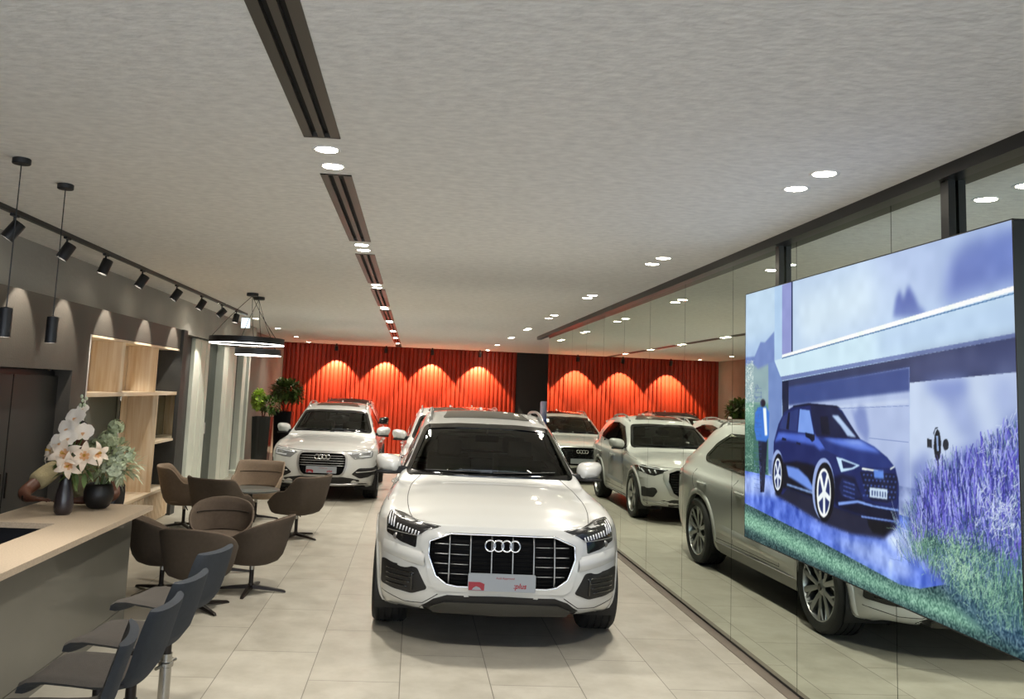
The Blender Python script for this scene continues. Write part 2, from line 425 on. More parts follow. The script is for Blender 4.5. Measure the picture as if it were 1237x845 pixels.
# small lit box hanging under the ceiling
e = empty('ceiling_light_box', (-3.11, 16.0, HC), 0, 'small glowing white box hanging from the ceiling by the far end of the track', 'ceiling light')
MB().box(-.012, .012, -.012, .012, -.06, 0).build('stem', m_white, e)
MB().box(-.085, .085, -.03, .03, -.25, -.055, bev=.008).build('housing', m_white, e)
MB().box(-.075, .075, -.036, -.031, -.24, -.065).build('lit_face', mat('box_glow', '#f4ffff', .4, emit='#dff2ff', estr=1.1), e)
# ------------------------------------------------------------------ cars
m_paint = mat('white_paint', '#c7c9c7', .28, coat=1.0)
m_blk_plastic = mat('black_plastic', '#141415', .55)
m_grille_black = mat('grille_black', '#040405', .6, spec=.12)
m_gloss_black = mat('gloss_black', '#08080a', .12, coat=.5)
m_lowgrey = mat('grey_lower_trim', '#8d8d8a', .5)
m_chrome = mat('chrome', '#d8d8da', .12, metal=1)
m_satin = mat('satin_silver', '#a9a9a8', .35, metal=.8)
m_tyre = mat('tyre_rubber', '#111111', .75, bump=.15, bscale=80)
m_rim = mat('alloy_grey', '#a2a3a5', .3, metal=.75)
m_rim_light = mat('alloy_silver', '#c4c5c6', .3, metal=.8)
m_rim_dark = mat('alloy_dark', '#202124', .4, metal=.5)
m_glass = glass_mat('tinted_car_glass', '#7f8a7c')
m_lens = glass_mat('clear_lens', '#e4e8ec')
m_privacy = mat('privacy_glass', '#12110f', .05, spec=.9)
m_interior = mat('car_interior', '#38362f', .8)
m_seat = mat('car_seat', '#6b675a', .8)
m_headliner = mat('headliner', '#8f8b82', .9)
m_drl = mat('lamp_segments', '#cfd2d8', .25, emit='#ffffff', estr=.04)
m_lampdark = mat('lamp_housing', '#1c1c1e', .2, coat=.6)
m_plate = mat('plate_grey', '#8d9399', .45)
m_plate_red = mat('plate_red', '#8a1a26', .5)
m_seam = mat('panel_gap', '#3b3b3a', .8)

def catmull(P, n, axis):
    P = np.moveaxis(P, axis, 0); m = len(P)
    ext = np.concatenate([2*P[:1]-P[1:2], P, 2*P[-1:]-P[-2:-1]])
    out = []
    for i in range(m-1):
        p0, p1, p2, p3 = ext[i], ext[i+1], ext[i+2], ext[i+3]
        for j in range(n):
            t = j/n
            out.append(.5*((2*p1)+(-p0+p2)*t+(2*p0-5*p1+4*p2-p3)*t*t+(-p0+3*p1-3*p2+p3)*t**3))
    out.append(P[-1])
    return np.moveaxis(np.array(out), 0, axis)

def inside(poly, x, y):
    c = False; n = len(poly); j = n-1
    for i in range(n):
        xi, yi = poly[i]; xj, yj = poly[j]
        if (yi > y) != (yj > y) and x < (xj-xi)*(y-yi)/(yj-yi)+xi: c = not c
        j = i
    return c
def dist_poly(poly, x, y):
    best = 9; n = len(poly)
    for i in range(n):
        ax, ay = poly[i]; bx, by = poly[(i+1) % n]
        dx, dy = bx-ax, by-ay; L = dx*dx+dy*dy
        t = 0 if L == 0 else max(0, min(1, ((x-ax)*dx+(y-ay)*dy)/L))
        best = min(best, math.hypot(x-ax-t*dx, y-ay-t*dy))
    return best
def rounded(poly, r, n=4):
    # round the corners of an outline
    out = []; m = len(poly)
    for i in range(m):
        p = Vector(poly[i]); a = Vector(poly[i-1])-p; b = Vector(poly[(i+1) % m])-p
        q = min(r, a.length*.45, b.length*.45); A = p+a.normalized()*q; B = p+b.normalized()*q
        for k in range(n+1):
            t = k/n; w = (1-t)**2*A+2*t*(1-t)*p+t*t*B
            out.append((w.x, w.y))
    return out
def offset(poly, d):
    # shrink (d>0) an outline towards its inside
    n = len(poly); area = sum(poly[i][0]*poly[(i+1) % n][1]-poly[(i+1) % n][0]*poly[i][1] for i in range(n))
    s = 1 if area > 0 else -1; out = []
    for i in range(n):
        a, b, c = Vector(poly[i-1]), Vector(poly[i]), Vector(poly[(i+1) % n])
        e1 = (b-a); e2 = (c-b)
        if e1.length < 1e-7: e1 = e2
        if e2.length < 1e-7: e2 = e1
        n1 = Vector((-e1.y, e1.x)).normalized()*s; n2 = Vector((-e2.y, e2.x)).normalized()*s
        m = n1+n2
        if m.length < 1e-6: m = n1
        m.normalize(); k = max(.4, m.dot(n1)); q = b+m*(d/k); out.append((q.x, q.y))
    return out
def mirror2(poly): return [(-x, y) for x, y in reversed(poly)]

class Shell:
    """White SUV body: a lofted grid, with helpers that lay trim on its surface."""
    def __init__(s, L=4.986, W=1.995, H=1.705, wb=2.995, fo=.94, wagon=0., wr=.385, arch=.435, belt=0., hoodz=0., gw=0., roofz=0.):
        s.L, s.W, s.H, s.wb, s.fo, s.wr, s.arch = L, W, H, wb, fo, wr, arch
        sx = W/1.995; sz = H/1.705; sf = fo/.94; sr = (L-fo-wb)/(4.986-.94-2.995); sw = wb/2.995
        N, K = 20, 13
        P = np.zeros((K, N, 3))
        fy = [-.80, -.86, -.91, -.94, -.935, -.915, -.885, -.835]
        fz = [.255, .285, .36, .52, .66, .78, .86, .905]
        colx = [0, .36, .66, .875]; coly = [0, .012, .075, .285]
        ysd = [-.47, -.30, 0, .40, .80, 1.22, 1.66, 2.2, 2.7, 3.05, 3.45, 3.78]
        hw = [.80, .90, .945, .962, .968, .975, .962, .89]
        zs = [.21, .24, .35, .53, .72, .87, .97, 1.03]
        colf = [.975, .995, 1.0, .99, .975, .97, .97, .97, .985, 1.0, .99, .945]
        fz2 = [.93, .965, 1.0, 1.02, 1.06, 1.07, 1.08, 1.09, 1.10, 1.115, 1.13, 1.125]
        for k in range(8):
            taper = [.86, .93, .97, 1.0, .995, .98, .955, .92][k]
            for i in range(4):
                x = colx[i]*taper
                yy = fy[k]+coly[i]
                if i == 3: yy = [-.63, -.64, -.65, -.67, -.67, -.66, -.645, -.61][k]
                P[k, i] = (x, yy, fz[k]+(.02 if k < 2 else 0)*i/3+(.02*i/3 if k > 5 else 0))
            for i in range(4, 16):
                c = colf[i-4]; y = ysd[i-4]
                t = min(1, max(0, (y+.47)/.8))           # front z blends into side z
                z = fz[k]*(1-t)*.5+zs[k]*(1-(1-t)*.5)
                if k == 7: z = fz2[i-4]
                if k == 6: z = fz2[i-4]-.085
                if k == 5: z = fz2[i-4]-.20
                x = hw[k]*c
                if k == 7 and i < 8: x = [.885, .90, .905, .90][i-4]
                if k == 6 and i < 8: x = [.925, .965, .972, .955][i-4]
                P[k, i] = (x, y, z)
            ry = [3.86, 3.95, 4.0, 4.035, 4.046, 4.046, 4.03, 4.01][k]; rz = [.26, .30, .4, .55, .70, .86, .99, 1.09][k]
            for i, (x, dy) in zip(range(16, 20), ((.87, -.10), (.62, -.025), (.32, -.005), (0, 0))):
                P[k, i] = (x*taper, ry+dy, rz)
        # hood surface
        cy_ = [-.77, -.76, -.72, -.62, -.45, -.28, .02, .38]
        tt = [.18, .36, .56, .78, 1.0]
        def hoodh(x, y):
            z = np.interp(y, [-.84, -.6, -.3, 0, .4, .8], [.905, .965, 1.015, 1.05, 1.09, 1.12])
            return z-.055*(abs(x)/.9)**2.4
        for i in range(8):
            F = P[7, i].copy()
            for q, t in enumerate(tt):
                x = F[0]*(1-t); y = F[1]*(1-t)+cy_[i]*t
                z = hoodh(x, y)
                if i >= 3: z = z*min(1, t*2.2)+(F[2]+.02*t)*(1-min(1, t*2.2))
                P[8+q, i] = (x, y, z)
        gh = {8: [(.86, .80, 1.07), (.80, .80, 1.08), (.62, .77, 1.105), (.33, .71, 1.12), (0, .69, 1.125)],
              9: [(.83, 1.20, 1.18), (.742, 1.21, 1.285), (.60, 1.15, 1.315), (.32, 1.09, 1.335), (0, 1.07, 1.34)],
              10: [(.80, 1.66, 1.30), (.685, 1.69, 1.505), (.58, 1.62, 1.56), (.31, 1.57, 1.585), (0, 1.55, 1.59)],
              11: [(.79, 2.2, 1.33), (.672, 2.2, 1.60), (.595, 2.2, 1.66), (.32, 2.2, 1.69), (0, 2.2, 1.70)],
              12: [(.785, 2.7, 1.34), (.662, 2.7, 1.61), (.59, 2.7, 1.665), (.32, 2.7, 1.695), (0, 2.7, 1.705)],
              13: [(.78, 3.05, 1.34), (.655, 3.05, 1.59), (.58, 3.05, 1.645), (.31, 3.05, 1.68), (0, 3.05, 1.69)],
              14: [(.775, 3.45, 1.31+.02*wagon), (.645, 3.45, 1.50+.08*wagon), (.57, 3.45, 1.565+.07*wagon), (.3, 3.45, 1.60+.07*wagon), (0, 3.45, 1.61+.07*wagon)],
              15: [(.80, 3.78, 1.21+.06*wagon), (.67, 3.78, 1.33+.17*wagon), (.56, 3.80, 1.40+.20*wagon), (.3, 3.82, 1.44+.2*wagon), (0, 3.83, 1.45+.2*wagon)]}
        for i, rows in gh.items():
            for q, p in enumerate(rows): P[8+q, i] = p
        w = wagon
        for i, fx in zip(range(16, 20), (.80, .55, .28, 0)):
            for q, (yy, zz, xs) in enumerate(((3.985, 1.16+.05*w, .97), (3.955-.02*w, 1.22+.12*w, .9), (3.935-.03*w, 1.27+.2*w, .82), (3.925-.03*w, 1.31+.24*w, .8), (3.92-.02*w, 1.34+.26*w, .8))):
                P[8+q, i] = (fx*xs, yy-(.09*(1-.3*q/4) if i == 16 else (.02 if i == 17 else 0)), zz)
        # proportions
        y = P[..., 1]
        P[..., 1] = np.where(y < 0, y*sf, np.where(y < 2.995, y*sw, wb+(y-2.995)*sr))
        P[..., 0] *= sx
        gz = np.clip((P[..., 2]-.25)/1.455, 0, 1)
        P[..., 2] = .2+(P[..., 2]-.2)*(H-.2)/1.505
        if gw: P[..., 0] += np.sign(P[..., 0])*gw*np.clip((P[..., 2]/H-.64)/.3, 0, 1)
        if hoodz:
            P[..., 2] += hoodz*np.clip((P[..., 2]-.5)/.4, 0, 1)*np.clip((H-P[..., 2])/(H*.35), 0, 1)
        # remember column lines then refine
        G = catmull(catmull(P, 12, 1), 8, 0)
        G[:, 0, 0] = 0; G[:, -1, 0] = 0; G[-1, :, 0] = 0
        s.G = G
        K2, N2, _ = G.shape
        # pull grid points near the wheel arches onto the arch circle
        side = (np.abs(G[..., 0]) > .55*sx) & (G[..., 2] < .95)
        for cy in (0, wb):
            d = np.hypot(G[..., 1]-cy, G[..., 2]-wr)
            m = side & (np.abs(d-arch) < .021)
            k = np.where(m, arch/np.maximum(d, 1e-6), 1)
            G[..., 1] = cy+(G[..., 1]-cy)*k; G[..., 2] = wr+(G[..., 2]-wr)*k
        vs = [tuple(p) for p in G.reshape(-1, 3)]; n = len(vs)
        vs += [(-x, y, z) for x, y, z in vs]
        fs = []
        for a in range(K2-1):
            for b in range(N2-1):
                q = (a*N2+b, a*N2+b+1, (a+1)*N2+b+1, (a+1)*N2+b)
                fs.append(q); fs.append(tuple(n+i for i in reversed(q)))
        s.vs, s.fs = vs, fs
        s.bvh = BVHTree.FromPolygons([Vector(v) for v in vs], fs)
        s.holes = []
    def hit(s, axis, a, b, side=1):
        if axis == 'F': o, d = Vector((a, -3, b)), Vector((0, 1, 0))
        elif axis == 'S': o, d = Vector((3*side, a, b)), Vector((-side, 0, 0))
        elif axis == 'T': o, d = Vector((a, b, 3)), Vector((0, 0, -1))
        elif axis == 'B': o, d = Vector((a, 9, b)), Vector((0, -1, 0))
        p, nrm, i, t = s.bvh.ray_cast(o, d)
        if p is None:
            p, nrm, i, t = s.bvh.find_nearest(o+d*(3 if axis != 'B' else 5)); nrm = nrm or -d
        if nrm.dot(d) > 0: nrm = -nrm
        return p, nrm
    def surf(s, axis, a, b, off, side=1):
        p, n = s.hit(axis, a, b, side); return p+n*off
    def patch(s, mb, axis, poly, off=.004, depth=.012, hole=None, dens=.035, side=1):
        """A skin that follows the body inside an outline, with a rim going inwards."""
        pts = [Vector(p) for p in poly]
        edges = [(i, (i+1) % len(poly)) for i in range(len(poly))]
        n0 = len(poly)
        if hole:
            pts += [Vector(p) for p in hole]; m = len(hole)
            edges += [(n0+i, n0+(i+1) % m) for i in range(m)]
        xs = [p[0] for p in poly]; ys = [p[1] for p in poly]
        x = min(xs)+dens*.5
        while x < max(xs):
            y = min(ys)+dens*.5
            while y < max(ys):
                if inside(poly, x, y) and dist_poly(poly, x, y) > dens*.35 and not (hole and (inside(hole, x, y) or dist_poly(hole, x, y) < dens*.35)):
                    pts.append(Vector((x, y)))
                y += dens
            x += dens
        V, E, F, *_ = delaunay_2d_cdt(pts, edges, [], 0, 1e-6)
        flip = None; vs = [s.surf(axis, v.x, v.y, off, side) for v in V]; fs = []
        for f in F:
            cx = sum(V[i].x for i in f)/len(f); cy = sum(V[i].y for i in f)/len(f)
            if not inside(poly, cx, cy) or (hole and inside(hole, cx, cy)): continue
            a, b, c = vs[f[0]], vs[f[1]], vs[f[2]]
            n = (b-a).cross(c-a); ref = {'F': Vector((0, -1, 0)), 'S': Vector((side, 0, 0)), 'T': Vector((0, 0, 1)), 'B': Vector((0, 1, 0))}[axis]
            fs.append(tuple(f) if n.dot(ref) > 0 else tuple(reversed(f)))
        mb.add(vs, fs)
        if depth:
            for lp in ([poly]+([hole] if hole else [])):
                a = [s.surf(axis, p[0], p[1], off, side) for p in lp]; b = [s.surf(axis, p[0], p[1], off-depth, side) for p in lp]
                n = len(lp); mb.add(a+b, [(i, (i+1) % n, n+(i+1) % n, n+i) for i in range(n)])
        return mb
    def line(s, mb, axis, pts, r, off=0., side=1, step=.03, closed=False, seg=6, soft=0):
        q = []
        for _ in range(soft):
            z = [pts[0]]
            for a, b in zip(pts[:-1], pts[1:]): z += [(a[0]*.75+b[0]*.25, a[1]*.75+b[1]*.25), (a[0]*.25+b[0]*.75, a[1]*.25+b[1]*.75)]
            pts = z+[pts[-1]]
        P = list(pts)+([pts[0]] if closed else [])
        for a, b in zip(P[:-1], P[1:]):
            n = max(1, int(math.hypot(b[0]-a[0], b[1]-a[1])/step))
            for i in range(n): q.append((a[0]+(b[0]-a[0])*i/n, a[1]+(b[1]-a[1])*i/n))
        if not closed: q.append(P[-1])
        return mb.tube([s.surf(axis, x, y, off, side) for x, y in q], r, seg, closed)
    def body(s, root, m, lower=None):
        G = s.G; K2, N2, _ = G.shape; keep = []; mi = []
        V = s.vs
        HB = [h+(min(p[0] for p in h[1])-.03, max(p[0] for p in h[1])+.03, min(p[1] for p in h[1])-.03, max(p[1] for p in h[1])+.03) for h in s.holes]
        for f in s.fs:
            cx = sum(V[i][0] for i in f)/4; cy = sum(V[i][1] for i in f)/4; cz = sum(V[i][2] for i in f)/4
            ok = True
            if abs(cx) > .55*s.W/1.995 and cz < .95:
                for wy in (0, s.wb):
                    if math.hypot(cy-wy, cz-s.wr) < s.arch-.001: ok = False
            for (ax, poly, mar, cond, x0, x1, y0, y1) in HB:
                if not ok: break
                if not cond(cx, cy, cz): continue
                a, b = {'F': (cx, cz), 'S': (cy, cz), 'T': (cx, cy)}[ax]
                if not (x0 < a < x1 and y0 < b < y1): continue
                ins = inside(poly, a, b)
                if (ins and (mar <= 0 or dist_poly(poly, a, b) > mar)) or (not ins and mar < 0 and dist_poly(poly, a, b) < -mar): ok = False
            if ok: keep.append(f)
        mb = MB(); mb.add(V, keep)
        o = mb.build('body', m, root, smooth=True)
        return o

def wheel(root, x, y, r, w, side, style, rimmat, facemat=None, steer=0):
    """One wheel: the rim is the part, its tyre and brake disc are sub-parts."""
    M = Mx((x, y, r), rz=steer) @ Matrix.Rotation(PI/2*side, 4, 'Y')    # local z points outwards
    rr = r*.745 if style != 'old' else r*.70
    h = w/2
    mb = MB()
    mb.lathe([(rr*.99, h-.015), (rr, h-.006), (rr*.965, h-.004), (rr*.93, h-.03), (rr*.90, -h*.2), (rr*.90, -h+.01), (rr, -h+.01)], 56, M, cap=False)
    n = 5
    for k in range(n):
        for dth, wd0, wd1, zz in (((-.17, .020, .026, 0), (.17, .020, .026, 0)) if style != 'five' else ((0, .038, .055, 0),)):
            a = 2*PI*k/n+PI/2; a2 = a+dth*1.75; a1 = a+dth*.55
            for (z1, z2, t) in ((h-.035, h-.012, .05),):
                p0 = Vector((math.cos(a1)*rr*.16, math.sin(a1)*rr*.16, z1)); p1 = Vector((math.cos(a2)*rr*.965, math.sin(a2)*rr*.965, z2))
                d = (p1-p0); tn = Vector((-d.y, d.x, 0)).normalized()
                vs = []
                for p, ww in ((p0, wd0), (p1, wd1)):
                    vs += [p-tn*ww, p+tn*ww, p+tn*ww*.7-Vector((0, 0, t)), p-tn*ww*.7-Vector((0, 0, t))]
                    
                # ridge on the face of the spoke
                vs += [p0+Vector((0, 0, .008)), p1+Vector((0, 0, .006))]
                mb.add([M @ v for v in vs], [(0, 1, 2, 3), (7, 6, 5, 4), (0, 8, 9, 4), (8, 1, 5, 9), (1, 2, 6, 5), (2, 3, 7, 6), (3, 0, 4, 7)])
    mb.lathe([(rr*.24, h-.07), (rr*.24, h-.035), (rr*.17, h-.024), (0, h-.022)], 28, M)
    if style == 'x':
        for k in range(10):
            a = 2*PI*k/10+PI/2+PI/10*.0; a0_ = 2*PI*(k//2)/5+PI/2
            sgn = 1 if k % 2 else -1
            p0 = Vector((math.cos(a0_+sgn*.2)*rr*.5, math.sin(a0_+sgn*.2)*rr*.5, h-.03)); p1 = Vector((math.cos(a0_+sgn*.54)*rr*.95, math.sin(a0_+sgn*.54)*rr*.95, h-.018))
            mb.add([M @ Vector(v) for v in MB().cyl(p0, p1, .009, seg=6).v], MB().cyl(p0, p1, .009, seg=6).f)
    rim = mb.build('wheel', rimmat, root, smooth=True, angle=35)
    t = MB()
    prof = [(rr*.97, -h), (rr*1.06, -h-.006), (r*.93, -h-.004), (r*.985, -h+.018), (r, -h+.04)]
    g = [-.30, -.10, .10, .30]
    for q in g:
        prof += [(r, w*q-.006), (r-.009, w*q-.005), (r-.009, w*q+.005), (r, w*q+.006)]
    prof += [(r, h-.04), (r*.985, h-.018), (r*.93, h+.004), (rr*1.06, h+.006), (rr*.985, h-.006), (rr*.95, h-.05)]
    t.lathe(prof, 64, M, cap=False)
    t.build('tyre', m_tyre, rim, smooth=True, angle=40)
    b = MB(); b.lathe([(0, -.02), (rr*.62, -.02), (rr*.62, .0), (0, .0)], 40, M)
    b.lathe([(0, -h+.02), (rr*.9, -h+.02), (rr*.9, -h+.03), (0, -h+.03)], 40, M)
    b.build('brake_disc', m_rim_dark if style != 'old' else m_rim_dark, rim, smooth=True, angle=30)
    c = MB(); c.lathe([(.03, h-.022), (.03, h-.016), (0, h-.014)], 20, M); c.build('hub_cap', m_gloss_black, rim, smooth=True, angle=30)
    return rim

def rings(mb, x0, z0, w, fn, tube=.006, sc=1.0, n=4):
    """Four interlocked rings laid in the plane given by fn(x, z)."""
    r = w/(2+(n-1)*1.36)
    for k in range(n):
        cx = x0-w/2+r+k*1.36*r
        pts = [fn(cx+(r-tube)*math.cos(a), z0+(r-tube)*math.sin(a)) for a in [2*PI*i/36 for i in range(36)]]
        mb.tube(pts, tube*sc, 8, True)
    return mb

def text_mesh(txt, size, extrude=.0008, shear=0, bold=0):
    cu = bpy.data.curves.new('t', 'FONT'); cu.body = txt; cu.size = size; cu.extrude = extrude; cu.shear = shear; cu.offset = bold
    cu.align_x = 'CENTER'; cu.align_y = 'CENTER'
    o = bpy.data.objects.new('t', cu); C.objects.link(o)
    bpy.context.view_layer.update()
    me = bpy.data.meshes.new_from_object(o.evaluated_get(bpy.context.evaluated_depsgraph_get()))
    vs = [tuple(v.co) for v in me.vertices]; fs = [tuple(p.vertices) for p in me.polygons]
    bpy.data.objects.remove(o); bpy.data.curves.remove(cu); bpy.data.meshes.remove(me)
    return vs, fs

def show_plate(root, y, z, w=.52, h=.115, tilt=0):
    M = Matrix.Translation((0, y, z)) @ Matrix.Rotation(R(90)+tilt, 4, 'X')     # local xy = face, local z = towards viewer
    mb = MB()
    mb.prism(rounded([(-w/2, -h/2), (w/2, -h/2), (w/2, h/2), (-w/2, h/2)], .012), -.008, 0, M)
    pl = mb.build('show_plate', m_plate, root)
    v, f = text_mesh(':plus', .052, shear=.25, bold=.0012)
    MB().add([M @ (Vector(p)+Vector((w*.265, -h*.17, .001))) for p in v], f).build('lettering', m_plate_red, pl)
    v, f = text_mesh('Audi Approved', .022)
    MB().add([M @ (Vector(p)+Vector((w*.05, h*.25, .001))) for p in v], f).build('lettering', m_plate_red, pl)
    r = MB(); r.prism([(-w*.49, -h*.47), (-w*.26, -h*.47), (-w*.255, -h*.1), (-w*.32, .0), (-w*.49, .0)], 0, .0012, M)
    r.build('red_mark', m_plate_red, pl)
    g = MB(); g.prism([(-w*.44, -h*.44), (-w*.30, -h*.44), (-w*.33, -h*.3), (-w*.38, -h*.24), (-w*.42, -h*.33)], .0012, .002, M)
    g.build('pale_mark', m_plate, pl)
    return pl

def mirror_part(root, sh, side, y, z, x, m):
    """Door mirror: white shell, black foot and glass."""
    mb = MB(); vs = []; fs = []
    n, k = 24, 9
    for j in range(k):
        s_ = .06+.94*j/(k-1); t = 1-math.cos(s_*PI/2)
        for i in range(n):
            a = 2*PI*i/n
            ca, sa = math.cos(a), math.sin(a)
            rx = .13*(abs(ca)**.6)*math.copysign(1, ca); rz = .088*(abs(sa)**.7)*math.copysign(1, sa)
            q = math.sin(s_*PI/2)**.75
            vs.append((side*(x+.125+rx*q*(1-.10*(rz < 0))), y-.07+.15*t+.04*ca*q, z+rz*q+.012*ca*q))
    for j in range(k-1):
        for i in range(n):
            fs.append((j*n+i, j*n+(i+1) % n, (j+1)*n+(i+1) % n, (j+1)*n+i))
    fs.append(tuple(range((k-1)*n, k*n))); fs.append(tuple(reversed(range(n))))
    mb.add(vs, fs)
    o = mb.build('door_mirror', m, root, smooth=True, angle=50)
    f = MB(); f.box(side*(x-.10), side*(x+.06), y-.035, y+.035, z-.075, z-.03, bev=.012)
    f.lathe([(.1, 0), (.112, .012), (.105, .03)], 24, Matrix.Translation((side*(x+.125), y+.0, z-.092)) @ Matrix.Diagonal((1, .55, 1, 1)))
    f.build('mirror_foot', m_blk_plastic, o, smooth=True, angle=40)
    return o

def interior(root, sh, belt=.95, seats=True):
    sx = sh.W/1.995; sw = sh.wb/2.995
    mb = MB()
    mb.box(-.80*sx, .80*sx, .55*sw, 3.5*sw, .35, .42)                      # floor
    mb.box(-.82*sx, -.78*sx, .6*sw, 3.3*sw, .4, belt-.03); mb.box(.78*sx, .82*sx, .6*sw, 3.3*sw, .4, belt-.03)
    mb.box(-.78*sx, .78*sx, .55*sw, .62*sw, .4, belt)
    mb.box(-.74*sx, .74*sx, .80*sw, 1.22*sw, .62, belt+.035*sh.H/1.7, bev=.03)          # dashboard
    mb.build('cabin', m_interior, root)
    for x in (-.38*sx, .38*sx):
        for y, nm in ((1.85*sw, 'front_seat'), (2.65*sw, 'rear_seat')):
            s_ = MB(); T = Mx((x, y, .62), rx=R(-12))
            s_.box(-.24, .24, -.06, .07, 0, .60, T, bev=.04); s_.box(-.13, .13, -.05, .05, .62, .80, T, bev=.035)
            s_.box(-.25, .25, -.5, .0, -.14, .02, Mx((x, y, .62)), bev=.04)
            s_.build(nm, m_seat, root, smooth=True, angle=50)
    T = Mx((.38*sx, 1.28*sw, belt-.02), rx=R(65))
    st = MB(); st.torus((0, 0, 0), .18, .016, T, 40, 8)
    st.v = [tuple(T @ (Vector(v)-Vector((0, 0, 0)))) for v in MB().torus((0, 0, 0), .18, .016, None, 40, 8).v]
    st.lathe([(0, -.03), (.06, -.03), (.06, .0), (0, .01)], 20, T)
    for a in (PI, 0, -PI/2):
        st.cyl(T @ Vector((0, 0, 0)), T @ Vector((.17*math.cos(a), .17*math.sin(a), 0)), .014)
    st.build('steering_wheel', m_blk_plastic, root, smooth=True, angle=50)
    r = MB(); r.box(-.12, .12, 1.62*sw, 1.64*sw, sh.H-.30, sh.H-.235, bev=.01); r.box(-.012, .012, 1.62*sw, 1.66*sw, sh.H-.25, sh.H-.16)
    r.build('rear_view_mirror', m_blk_plastic, root)
def both(fn):
    for s in (1, -1): fn(s)
def P2(poly, s): return poly if s > 0 else mirror2(poly)

